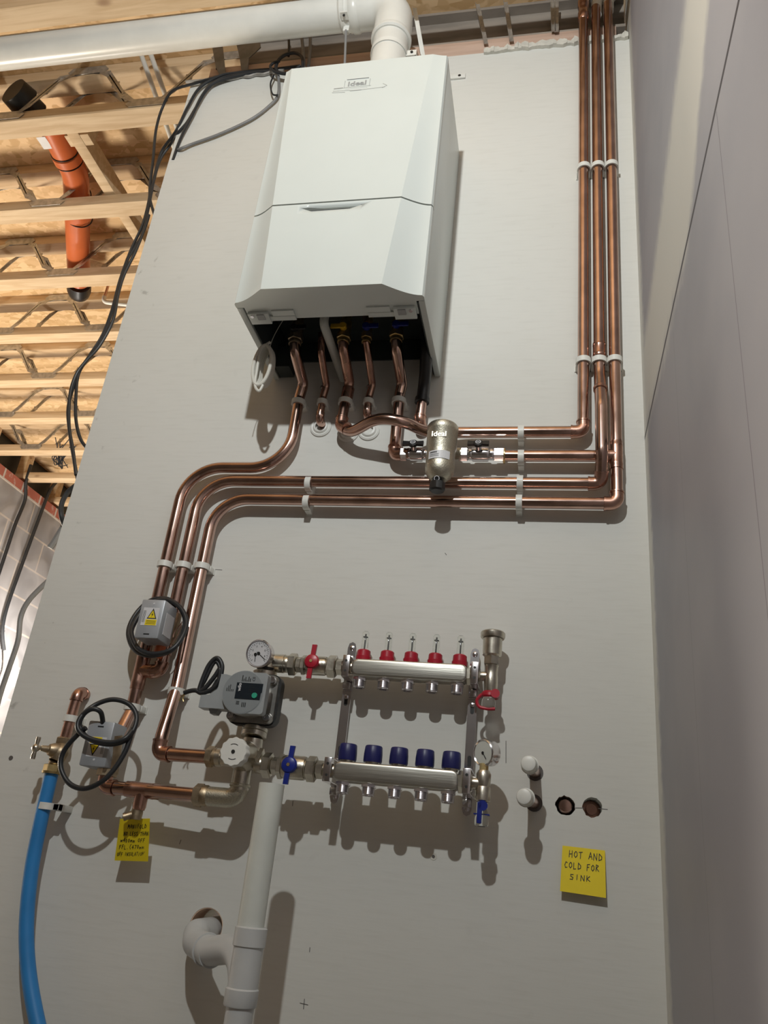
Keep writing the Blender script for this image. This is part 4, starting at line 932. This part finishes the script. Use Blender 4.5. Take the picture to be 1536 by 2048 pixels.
# union nut + elbows to gauge
t = thing('pump_elbow', (px_, -.06, pz + .05), 'nickel elbow above the pump leading to the upper row', 'elbow', 'nickel elbows')
b = B(); ex = px_ + .008; ez = -.6865
b.tube(fillet([(px_ + .003, -.060, pz + .056), (px_ + .003, -.056, pz + .068), (px_ + .006, -.05, ez), (.150, -.05, ez)], [.01, .022], 8), .0175, 28); b.lathe((px_ + .003, -.060, pz + .046), (0, 0, 1), [(0, .023), (.012, .023), (.014, .019)], 30); b.out('elbow_body', 'nickel', t)
gg = at(518, 1307, -.108); ga = V((-.10, -.97, -.16)).normalized()
t = thing('temperature_gauge', (gg.x, -.08, gg.z - .026), 'round thermometer dial above the pump', 'gauge')
b = B(); b.lathe(gg - ga * .024, ga, [(0, .018), (.004, .0225), (.018, .0225), (.020, .0258), (.026, .0262), (.028, .0245), (.026, .0232)], 40, cap=False); gcase = b.out('gauge_case', 'chrome', t)
b = B(); b.lathe(gg - ga * .05, ga, [(0, .008), (.03, .008)], 18); b.out('gauge_stem', 'black', t)
b = B(); fc_ = gg + ga * .0005; b.lathe(fc_, ga, [(0, .0228), (.0008, .0228)], 40); b.mi = 1
_, gu, gw = frame(ga); gr = V((1, 0, 0)); gr = (gr - ga * gr.dot(ga)).normalized(); gup = ga.cross(gr); gup = gup if gup.z > 0 else -gup
for k in range(25):
    a = math.radians(225 - 270 * k / 24); L0 = .0165 if k % 3 == 0 else .0185
    d_ = gr * math.cos(a) + gup * math.sin(a); b.ribbon([fc_ + ga * .0009 + d_ * L0, fc_ + ga * .0009 + d_ * .0205], .0007, ga, .0002)
dl = b.out('dial', ['paper', 'ink'], gcase)
b = B(); d1 = gr * .80 - gup * .60; d2 = -gup
b.ribbon([fc_ + ga * .0014 - d1 * .004 + gr * .0, fc_ + ga * .0014 + d1 * .0175], .0011, ga); b.lathe(fc_ + ga * .001, ga, [(0, .0032), (.001, .0028)], 16)
o2 = fc_ + ga * .0012 - gr * .006 - gup * .002; b.ribbon([o2, o2 + d2 * .013], .0011, ga); b.lathe(o2, ga, [(0, .003), (.0008, .003)], 16); b.out('needle', 'ink', gcase)
for k, ch in enumerate(('1', '2', '3', '4', '5', '6')):
    a = math.radians(200 - 220 * k / 5); text_mesh('dial_number', ch, .005, fc_ + ga * .001 + (gr * math.cos(a) + gup * math.sin(a)) * .0135, gr, gup, 'ink', gcase, .0001)
# mixing valve
kc = at(463, 1502, -.150); mx, mz = kc.x + .004, kc.z - .001
t = thing('mixing_valve', (mx, -.09, mz - .03), 'nickel mixing valve with a white scalloped knob below the pump', 'valve')
b = B(); b.lathe((mx, -.062, mz), (0, -1, 0), [(0, .018), (.004, .026), (.040, .027), (.056, .0235), (.072, .022)], 36)
b.run((mx, -.09, mz - .003), (1, 0, 0), [(.025, .016, 20), (.008, .021, 4)])
b.lathe((mx - .056, -.09, mz - .004), (1, 0, 0), [(0, .0160), (.012, .0160), (.014, .0145), (.05, .0145)], 24)
b.lathe((mx + .006, -.080, mz), (0, 0, 1), [(0, .019), (.030, .0185), (.034, .0175)], 28); b.lathe((mx - .001, -.09, mz - .056), (0, 0, 1), [(0, .0165), (.05, .0160)], 24); b.out('valve_body', 'nickel', t)
b = B(); un_ = V((px_ + .003, -.064, pz - .066)); b.lathe(V((mx + .004, -.076, mz + .036)), (0, .15, 1), [(0, .0205), (.002, .0235), (.010, .0235), (.0105, .0215), (.012, .0235), (.018, .0235), (.020, .021)], 36); b.out('union_nut', 'nickel', t)
b = B(); b.lathe((mx, -.133, mz), (0, -1, 0), [(0, .0235), (.016, .0245), (.019, .0228)], 60, lobes=12, amp=.035)
kb = b.out('knob', 'white_plastic', t, 'white scalloped knob'); b = B(); kk = V((mx, -.1523, mz))
b.lathe(kk, (0, -1, 0), [(0, .0034), (.0006, .0034)], 14)
for s_ in (1, -1): b.ribbon([kk + V((.013 * math.cos(a), 0, s_ * .013 * math.sin(a))) for a in [math.radians(x) for x in (60, 75, 90, 105, 118)]], .0009, (0, -1, 0), .0003)
b.out('knob_mark', 'ink', kb)
b = B(); b.hexn((mx - .072, -.09, mz - .004), (1, 0, 0), .014, .0185); b.lathe((mx - .060, -.09, mz - .004), (1, 0, 0), [(0, .0165), (.007, .0165)], 20); b.out('inlet_nut', 'brass_old', t, 'brown brass nut')
t = thing('mixer_elbow', (mx, -.09, bot.z), 'dull nickel elbow under the mixing valve', 'elbow', 'nickel elbows')
b = B(); b.tube(fillet([(mx - .001, -.09, mz - .045), (mx - .001, -.09, bot.z), (mx - .058, -.088, bot.z)], .020, 10), .0165, 28); b.lathe((mx - .001, -.09, mz - .052), (0, 0, 1), [(0, .0165), (.002, .0185), (.005, .0185), (.006, .0165)], 28); b.out('elbow_body', 'nickel_rough', t)
b = B(); b.hexn((mx - .082, -.088, bot.z), (1, 0, 0), .016, .0200); b.lathe((mx - .068, -.088, bot.z), (1, 0, 0), [(0, .018), (.008, .0185), (.012, .0165)], 24); b.out('elbow_nut', 'brass_old', t, 'brown brass nut')

# ------------------------------------------------------------------ zone valve actuators
def warn_label(parent, x, y, z, flip, w=.034, h=.036):
    s_ = -1 if flip else 1; up_ = V((0, 0, s_)); rt = V((s_, 0, 0))
    c = V((x, y, z)); q = lambda poly, off, th, b: b.prism([(px, pz) for px, pz in poly], c, rt, up_, th, off) if True else None
    b = B(); n = rt.cross(up_)   # points to -y
    b.prism([(-w / 2, -h / 2), (w / 2, -h / 2), (w / 2, h / 2), (-w / 2, h / 2)], c, rt, up_, .0005); b.mi = 1
    b.prism([(-w / 2 + .009, -h / 2 + .0005), (w / 2 - .0015, -h / 2 + .0005), (w / 2 - .0015, -h / 2 + .012), (-w / 2 + .009, -h / 2 + .012)], c, rt, up_, .0008)
    b.mi = 2; b.prism([(-.009 + .003, -.0045), (.017 - .003, -.0045), (.003 + .001, .0165)], c, rt, up_, .0009)
    b.mi = 1; b.prism([(-.0035, -.003), (.0115, -.003), (.004, .0125)], c, rt, up_, .0012)
    b.mi = 2; b.prism([(.005, .0085), (.0022, .003), (.0042, .0033), (.003, -.0015), (.0062, .0046), (.0044, .0044)], c, rt, up_, .0015)
    for k in range(3): b.prism([(-w / 2 + .011, -h / 2 + .003 + .0028 * k), (w / 2 - .003, -h / 2 + .003 + .0028 * k), (w / 2 - .003, -h / 2 + .0038 + .0028 * k), (-w / 2 + .011, -h / 2 + .0038 + .0028 * k)], c, rt, up_, .0010)
    for k in range(3): b.prism([(-w / 2 + .0015 + .002 * k, -.012), (-w / 2 + .0022 + .002 * k, -.012), (-w / 2 + .0022 + .002 * k, .012), (-w / 2 + .0015 + .002 * k, .012)], c, rt, up_, .0007)
    b.out('warning_label', ['paper', 'yellow', 'ink'], parent, 'yellow electric warning label')
def actuator(x0, x1, yf, yb, z0, z1, lab, flip):
    t = thing('valve_actuator', ((x0 + x1) / 2, (yf + yb) / 2, z0), lab, 'actuator', 'grey valve actuators')
    b = B(); b.bx(x0, x1, yf, yb, z0, z1, .003); hb = b.out('actuator_box', 'galv_box', t)
    b = B(); sl = z1 - .010 if flip else z0 + .008
    b.bx((x0 + x1) / 2 - .006, (x0 + x1) / 2 + .006, yf - .0004, yf + .0005, sl - .0012, sl + .0012); b.out('slot', 'ink', hb)
    b = B(); sh = z0 + .012 if flip else z1 - .009; b.lathe(((x0 + x1) / 2 + .002, yf, sh), (0, -1, 0), [(0, .0022), (.0008, .0018)], 12); b.out('screw', 'paper', hb)
    warn_label(t, (x0 + x1) / 2 - (0 if not flip else -.001), yf, (z0 + z1) / 2 + (.004 if not flip else -.006), flip)
    b = B(); b.prism([(-(yb - yf) * .30, -.022), ((yb - yf) * .30, -.022), ((yb - yf) * .30, .022), (-(yb - yf) * .30, .022)], (x1, (yf + yb) / 2 + .004, (z0 + z1) / 2 - .004), (0, 1, 0), (0, 0, 1), .0005); b.out('side_label', 'pump_grey' if flip else 'paper', t)
    return t
t1 = actuator(-.1425, -.0925, -.110, -.052, -.666, -.5875, 'upper grey actuator box with upright warning label and cable loop', False)
b = B(); b.tube([V((l1x + .012, -.03, -.61)), V((x2 + .002, -.03, -.61))], .010, 12) if False else None
b.lathe((x2, PY, -.655), (0, 0, 1), [(0, CR), (0, .017), (.014, .0185), (.03, .017), (.05, .0185), (.064, .017), (.064, CR)], 24, cap=False); b.lathe((x2 - .004, -.03, -.625), (-.3, -1, 0), [(0, .012), (.03, .012)], 20); b.out('valve_body', 'brass_old', t1, 'brass valve body')
def loop(parent, pts, r=.0046, closed=False, name='cable'):
    b = B(); b.tube(spline(pts, 8, closed), r, 12, closed=closed); return b.out(name, 'cable', parent, 'black cable')
L1 = [(257, 1272, -.072), (262, 1245, -.060), (280, 1218, -.048), (304, 1200, -.046), (334, 1198, -.046), (358, 1213, -.05), (370, 1240, -.055), (362, 1276, -.068), (340, 1302, -.08), (300, 1311, -.083), (270, 1300, -.08)]
loop(t1, ats(0, *L1), .0048, True); L1b = [(u + (3 if u > 310 else 6), v - (3 if v > 1250 else -3), y - .007) for u, v, y in L1]; loop(t1, ats(0, *L1b), .0048, True)
b = B(); b.tube(spline(ats(-.06, (364, 1243), (356, 1268), (344, 1286), (338, 1292)), 5), .0011, 8); b.tube(spline(ats(-.06, (364, 1245), (350, 1262), (346, 1275)), 5), .0011, 8); b.out('loose_wire', 'copper_dark', t1)
b = B(); c = at(318, 1304, -.05); b.lathe(c, (-.2, .1, -1), [(-.016, .010), (0, .0105), (.012, .009)], 12); b.out('pipe_paste', 'orange', t1, 'orange brown jointing paste')
t2 = actuator(-.196, -.143, -.103, -.045, -.908, -.8265, 'lower grey actuator box with upside-down warning label and two cable loops', True)
b = B(); zc = -.872; b.lathe((l1x + .002, yb_ + .012, -.915), (0, -.25, 1), [(0, CR), (0, .017), (.02, .0175), (.05, .0175), (.07, .017), (.07, CR)], 24, cap=False)
b.hexn((l1x + .0035, yb_ + .001, bot.z + .018), (0, 0, 1), .014, .0185); b.out('valve_body', 'brass_old', t2, 'brass valve body')
L2 = [(206, 1446, -.10), (201, 1424, -.118), (184, 1418, -.125), (167, 1429, -.125), (159, 1450, -.122), (171, 1472, -.120), (196, 1485, -.118), (227, 1488, -.116), (254, 1478, -.112), (270, 1453, -.105), (272, 1428, -.10), (256, 1407, -.10), (225, 1399, -.105), (192, 1409, -.112), (165, 1430, -.125), (155, 1452, -.13), (166, 1470, -.13), (192, 1481, -.127), (224, 1485, -.124), (250, 1477, -.12), (264, 1462, -.11)]
loop(t2, ats(0, *L2))
L3 = [(267, 1456, -.105), (259, 1480, -.108), (250, 1504, -.110), (230, 1536, -.114), (205, 1562, -.118), (170, 1577, -.118), (140, 1568, -.118), (123, 1541, -.118), (123, 1514, -.118), (136, 1490, -.12), (158, 1467, -.122), (172, 1456, -.124)]
loop(t2, ats(0, *L3))
# drain cock, notes
t = thing('drain_cock', (tx, -.08, bot.z - .06), 'small brass drain cock hanging above the left yellow note', 'tap')
b = B(); dz0 = bot.z - .022; b.lathe((tx - .002, -.080, dz0 - .028), (0, 0, 1), [(0, .010), (.012, .011), (.020, .0095), (.028, .0115)], 14); b.lathe((tx - .002, -.080, dz0 - .018), (-.85, -.35, -.35), [(0, .008), (.018, .0065), (.020, .007), (.023, .007), (.023, .005), (.01, .005)], 18); b.out('tap_body', 'brass_old', t)
def note(name, cs, y, lines, lab, sag, w=.0011):
    P = [at(u, v, yy) for (u, v), yy in zip(cs, y)]   # tl, tr, br, bl
    t = thing(name, (P[3] + P[2]) / 2, lab, 'note', 'yellow sticky notes'); b = B(); n = 8; g = []
    ux = (P[1] - P[0]).normalized(); uz = (P[0] - P[3]).normalized(); nn = ux.cross(uz)
    for j in range(n + 1):
        r = []
        for i in range(n + 1):
            p = P[0].lerp(P[1], i / n).lerp(P[3].lerp(P[2], i / n), j / n); r.append((b.bm.verts.new(p), b.bm.verts.new(p - nn * .0004)))
        g.append(r)
    for j in range(n):
        for i in range(n):
            b.face((g[j][i][0], g[j + 1][i][0], g[j + 1][i + 1][0], g[j][i + 1][0])); b.face((g[j][i][1], g[j][i + 1][1], g[j + 1][i + 1][1], g[j + 1][i][1]))
    for i in range(n):
        for A_, C_ in (((0, i), (0, i + 1)), ((n, i), (n, i + 1)), ((i, 0), (i + 1, 0)), ((i, n), (i + 1, n))):
            a, c = g[A_[0]][A_[1]], g[C_[0]][C_[1]]; b.face((a[0], c[0], c[1], a[1]))
    b.out('paper', 'yellow', t); b = B(); write(b, lines, P[3] + nn * .0003, ux, uz, nn, w); b.out('handwriting', 'ink', t, 'black handwriting')
    return t
note('sticky_note', ((1125, 1691), (1210, 1701), (1212, 1796), (1120, 1782)), (-.004, -.004, -.016, -.016), [(.0115, .0545, .0080, .0105, 'HOT AND'), (.0050, .0370, .0072, .0098, 'COLD FOR'), (.0145, .0200, .0088, .0085, 'SINK')], 'yellow note with sink wording on the right of the wall', 0)
nt_ = note('sticky_note', ((240, 1638), (300, 1637), (296, 1723), (229, 1721)), (-.070, -.070, -.040, -.040), [(.0175, .0580, .0046, .0072, 'MANIFOLD'), (.0115, .0450, .0040, .0070, 'NO LESS THAN'), (.0070, .0330, .0048, .0068, 'X400mm OFF'), (.0060, .0210, .0049, .0070, 'FFL.(470mm'), (.0040, .0085, .0037, .0064, 'OFF INSULATION)')], 'yellow note with manifold height wording under the drain cock', 0, .0008)

# ------------------------------------------------------------------ bib tap, blue main
t = thing('wall_stub_pipe', (-.267, -.03, -.80), 'short copper pipe with elbow above the brass tap', 'pipe', 'copper pipe runs')
we = at(158, 1384, -.028); b = B(); b.tube(fillet([(we.x, -.002, we.z), (we.x, -.030, we.z), (we.x - .002, -.032, at(138, 1480, -.03).z)], .012, 8), .0105, 20); b.out('pipe', 'copper_dark', t)
elbow('elbow', (we.x, -.008, we.z), (we.x, -.030, we.z), (we.x - .001, -.031, we.z - .1), t, .017, r=.0122)
clip((we.x - .001, -.031, at(143, 1438, -.03).z), 'z', 'white clip above the brass tap', .0105)
tp = at(122, 1503, -.045)
t = thing('bib_tap', (tp.x, -.045, tp.z - .03), 'old brass tap with a T handle above the blue pipe', 'tap')
b = B(); T0 = V((we.x - .002, -.034, at(136, 1476, -.034).z)); T3 = at(103, 1540, -.05)
b.lathe(T0, (0, 0, -1), [(0, .0125), (.002, .015), (.012, .015), (.014, .013)], 6); b.tube(spline([T0 + V((0, 0, -.010)), T0 + V((-.001, -.004, -.026)), tp, tp.lerp(T3, .55), T3 + V((.004, 0, .018))], 6), [.0115 + .0055 * max(0, 1 - abs(i - 13) / 9) for i in range(25)], 20)
hd0 = tp + V((-.004, -.004, 0)); hd1 = at(82, 1496, -.075); b.tube([hd0, hd0.lerp(hd1, .3), hd0.lerp(hd1, .55), hd0.lerp(hd1, .6), hd0.lerp(hd1, .8), hd1], [.0145, .0135, .010, .0068, .006, .005], 20)
b.out('tap_body', 'brass_old', t)
b = B(); h0, h1 = at(78, 1474, -.085), at(65, 1518, -.085); hm = h0.lerp(h1, .5); b.tube([h0, h0.lerp(h1, .12), h0.lerp(h1, .42), hm, h0.lerp(h1, .58), h0.lerp(h1, .88), h1], [.0042, .0045, .0032, .0036, .0032, .0045, .0042], 14); b.tube([hd1, hm], .0042, 14); b.ball(hm, .0075); b.out('tap_handle', 'nickel', t, 'T handle')
b = B(); b.hexn(T3 + V((.002, 0, -.004)), (.0, 0, 1), .014, .0175); b.lathe(T3 + V((.002, 0, -.007)), (0, 0, 1), [(0, .018), (.004, .0185)], 24); b.out('swivel_nut', 'brass', t, 'brass swivel nut')
bp = [T3 + V((.002, 0, -.003))] + ats(0, (82, 1640, -.048), (63, 1740, -.045), (53, 1850, -.045), (58, 1950, -.045), (78, 2060, -.048), (105, 2160, -.052), (130, 2260, -.05))
bp.append(V((bp[-1].x + .04, -.05, ZF)))
t = thing('water_main', bp[4], 'bright blue plastic water pipe curving down below the tap', 'pipe')
b = B(); b.tube(spline(bp, 10), .0128, 24); b.out('pipe', 'blue_pipe', t)
c = at(92, 1611, -.048); b = B(); b.lathe(c + V((.002, 0, 0)) - V((0, 0, .007)), (0, 0, 1), [(0, .013), (0, .0155), (.012, .0155), (.012, .013)], 20, cap=False); b.bx(c.x, c.x + .028, -.050, -.036, c.z - .007, c.z + .005, .001); b.bx(c.x + .010, c.x + .028, -.05, -.0, c.z - .007, c.z + .005, .001)
tag(b.out('pipe_clip', 'white_plastic'), 'white clip holding the blue pipe to the wall', 'clip', 'white plastic pipe clips')

# ------------------------------------------------------------------ waste pipe
wx, wy = .2105, -.198
t = thing('waste_standpipe', (wx, wy, ZF), 'tall open pale grey waste pipe with a swept tee, in front of the wall', 'pipe')
b = B(); zt = at(543, 1568, wy).z; zs = at(497, 1852, wy).z; b.lathe((wx, wy, zs - .02), (0, 0, 1), [(0, .0205), (zt - zs + .02, .0205), (zt - zs + .02, .0185), (zt - zs - .02, .0185)], 36); b.out('upper_pipe', 'waste', t)
z2 = at(486, 1975, wy).z
b = B(); b.lathe((wx + .002, wy, z2 - .024), (0, 0, 1), [(0, .0235), (.002, .0245), (.022, .0245), (.024, .0225), (zs - z2 - .004, .0225), (zs - z2 - .002, .0245), (zs - z2 + .022, .0245), (zs - z2 + .024, .0215)], 36)
br0 = V((wx, wy + .01, z2 - .004)); e1 = at(424, 1908, -.11); e0 = V((HW[0] + .004, -.070, HW[1] - .012))
b.tube(fillet([V((wx + .0, wy + .008, z2 - .0)), V((wx - .02, wy + .028, (zs + z2) / 2 + .008)), at(420, 1902, -.12)], .05, 8), .0215, 30)
b.out('swept_tee', 'waste2', t, 'darker grey swept tee')
b = B(); b.lathe((wx + .003, wy, ZF), (0, 0, 1), [(0, .0205), (z2 - ZF, .0205)], 36); b.out('lower_pipe', 'waste2', t)
b = B(); a0 = at(425, 1906, -.124); a1 = at(392, 1885, -.075); b.tube(fillet([a0, a1, V((HW[0] + .003, -.045, HW[1] - .008)), V((HW[0] + .003, .06, HW[1] - .006))], [.03, .02], 10), .0225, 30)
d_ = (a1 - a0).normalized(); b.lathe(a0 + d_ * .022, d_, [(0, .0225), (.001, .0250), (.004, .0250), (.005, .0225)], 30); b.out('wall_bend', 'waste2', t, 'grey bend into the wall')
b = B(); b.lathe((HW[0], .001, HW[1]), (0, 1, 0), [(0, .0312), (.0, .0295), (.05, .0295), (.05, .0312)], 36, cap=False); b.out('hole_edge', 'peach', wall, 'cut edge of the waste pipe hole, warm light in its colour')
# ------------------------------------------------------------------ capped stubs and stub in hole
for (u, v), (bu, bv), lab in (((1057, 1527), (1070, 1545), 'upper of two white-capped copper stubs beside the lower manifold'), ((1048, 1593), (1068, 1606), 'lower of two white-capped copper stubs beside the lower manifold')):
    c = at(u, v, -.100); e = at(bu, bv, 0); t = thing('capped_stub', e, lab, 'pipe', 'capped copper stubs'); d_ = (c - e).normalized()
    b = B(); b.tube([e - d_ * .0, c], .0098, 20); b.out('pipe', 'copper', t)
    b = B(); b.lathe(e, (0, -1, 0), [(0, .0145), (.001, .0145)], 20); b.out('wall_hole_rim', 'pencil', t, 'dark gap around the pipe')
    b = B(); b.lathe(c - d_ * .022, d_, [(0, .0128), (.004, .0152), (.006, .0152), (.007, .0135), (.020, .0130), (.024, .0118), (.025, .0095), (.0256, .004)], 30); b.out('cap', 'white_plastic', t, 'white push-on cap')
b = B(); b.lathe((HA[0], .03, HA[1]), (0, -1, 0), [(0, .0118), (.026, .0118), (.030, .010), (.0305, .004)], 24)
tag(b.out('recessed_stub', 'copper'), 'capped copper pipe end recessed in the left wall hole', 'pipe')
b = B(); b.lathe((HB[0], .06, HB[1]), (0, -1, 0), [(0, .009), (.026, .009)], 24); b.bx(HB[0] - .03, HB[0] + .03, .06, .068, HB[1] - .03, HB[1] + .03)
tag(b.out('pipe_end', 'copper_dark'), 'dark pipe end deep inside the right wall hole', 'pipe')
# bracket strip behind boiler
b = B(); b.bx(.345, .3935, -.006, -.0005, .991, 1.009, .001); b.mi = 1; b.lathe((.377, -.006, 1.0), (0, -1, 0), [(0, .0045), (.0008, .004)], 8)
tag(b.out('strap_end', ['white_plastic', 'ink']), 'white slotted strap end on the wall right of the boiler top', 'strap')

# ------------------------------------------------------------------ cables at the wall head
def cab(name, pts, r, mat, lab, grp='black cables at the wall edge'):
    b = B(); b.tube(spline(pts, 8), r, 10); return tag(b.out(name, mat), lab, 'cable', grp)
K = [((600, 132, -.004), (520, 142, -.008), (450, 150, -.012), (420, 158, -.014), (385, 168, -.01), (345, 182, .0), (325, 215, .03), (312, 260, .04), (306, 320, .05), (300, 370, .05), (298, 400, .05), (285, 450, .05), (262, 500, .05), (240, 560, .05), (224, 620, .05), (205, 670, .05), (180, 710, .05), (160, 740, .05), (145, 780, .05), (136, 820, .05), (140, 870, .05), (148, 920, .05), (155, 960, .05), (156, 1000, .05)),
     ((580, 136, -.004), (510, 141, -.010), (470, 146, -.012), (440, 152, -.014), (400, 175, -.012), (375, 215, -.01), (352, 262, .004), (325, 300, .04), (312, 340, .05), (303, 385, .05), (296, 420, .05), (284, 470, .05), (255, 520, .05), (238, 575, .05), (222, 630, .05), (202, 680, .05), (176, 716, .05), (157, 748, .05), (152, 790, .05), (152, 840, .05), (162, 880, .05), (182, 905, .05)),
     ((560, 140, -.004), (500, 147, -.01), (445, 156, -.012), (415, 178, -.012), (392, 215, -.012), (374, 245, -.010), (354, 268, .0), (340, 290, .04), (320, 320, .05), (308, 360, .05), (300, 395, .05), (312, 440, .05), (318, 470, .06)),
     ((540, 143, -.004), (490, 149, -.01), (430, 165, -.014), (405, 190, -.013), (385, 230, -.012), (368, 262, -.011), (356, 290, -.006), (346, 320, .0)),
     ((298, 430, .045), (290, 455, .045), (270, 505, .045), (248, 550, .045), (236, 590, .045), (226, 640, .045), (200, 690, .045), (172, 722, .045), (152, 750, .045), (140, 790, .045), (138, 850, .045), (146, 900, .045), (152, 950, .045))]
KL = ['black cable outermost in the bundle, looping left of the wall corner', 'black cable in the bundle ending behind the wall edge', 'short black cable crossing the wall corner over two joists', 'shortest black cable lying on the wall corner', 'black cable twisted into the lower half of the bundle']
for p, l in zip(K, KL): cab('black_cable', ats(0, *p), .0042, 'cable', l)
cab('black_cable', ats(0, (172, 950, .04), (155, 968, .04), (135, 985, .04), (123, 1010, .04), (124, 1035, .04), (133, 1060, .06)), .0062, 'cable', 'thick black cable bowing out beside the wall edge')
cab('conduit_end', ats(0, (130, 1048, .06), (112, 1078, .06), (100, 1096, .06)), .0075, 'cable_grey', 'cut grey cable end poking out beside the wall edge', 'grey cables at the wall edge')
cab('grey_cable', ats(0, (100, 1158, .06), (60, 1198, .05), (42, 1232, .05), (36, 1280, .05), (20, 1330, .05), (3, 1380, .05), (-8, 1420, .05)), .0058, 'cable_grey', 'grey cable curving beside the lower wall edge', 'grey cables at the wall edge')
cab('grey_cable', ats(0, (557, 152, -.02), (556, 190, -.012), (535, 215, -.008), (500, 240, -.008), (440, 268, -.008), (385, 288, -.008), (360, 298, -.008), (345, 306, .03)), .0042, 'cable_grey', 'grey cable sagging across the wall from the boiler top left', 'grey cables at the wall edge')
cab('black_cable', ats(-.02, (548, 150), (541, 168), (545, 188), (556, 190)), .0025, 'cable', 'thin black wire loop at the boiler top left corner')
cab('black_cable', ats(-.025, (605, 136), (604, 115), (590, 106), (570, 110), (556, 122), (552, 138), (560, 146), (582, 146), (600, 132)), .005, 'cable', 'black cable coil resting on the boiler top left')
cab('black_cable', ats(-.03, (560, 122), (545, 127), (541, 136), (556, 146), (590, 148)), .004, 'cable', 'second black cable loop on the boiler top left')
for (u0, v0, u1, v1, r, m_, l) in ((577, 70, 577, 112, .004, 'cable', 'black drop cable above the boiler top left'), (603, 70, 608, 136, .005, 'cable_grey', 'grey conduit dropping behind the boiler top, left one'), (621, 68, 617, 132, .005, 'cable_grey', 'grey conduit dropping behind the boiler top, right one'), (437, 92, 434, 138, .004, 'cable', 'black drop cable at the wall corner')):
    cab('drop_cable', ats(-.005, (u0, v0), ((u0 + u1) / 2 + 1, (v0 + v1) / 2), (u1, v1)), r, m_, l, 'drop cables at the wall head')
b = B(); rg = random.Random(5); pts = []
b.tube(spline([at(330 + 14 * k, 168 - 1.6 * k + rg.uniform(-2, 2), -.004) for k in range(3, 18)], 5), .0045, 8); b.tube(spline([at(330 + 14 * k, 171 - 1.6 * k + rg.uniform(-2, 2), -.006) for k in range(5, 17)], 5), .005, 8)
tag(b.out('taped_cable', 'galv'), 'silver taped cable lying along the wall head', 'cable', 'grey cables at the wall edge')
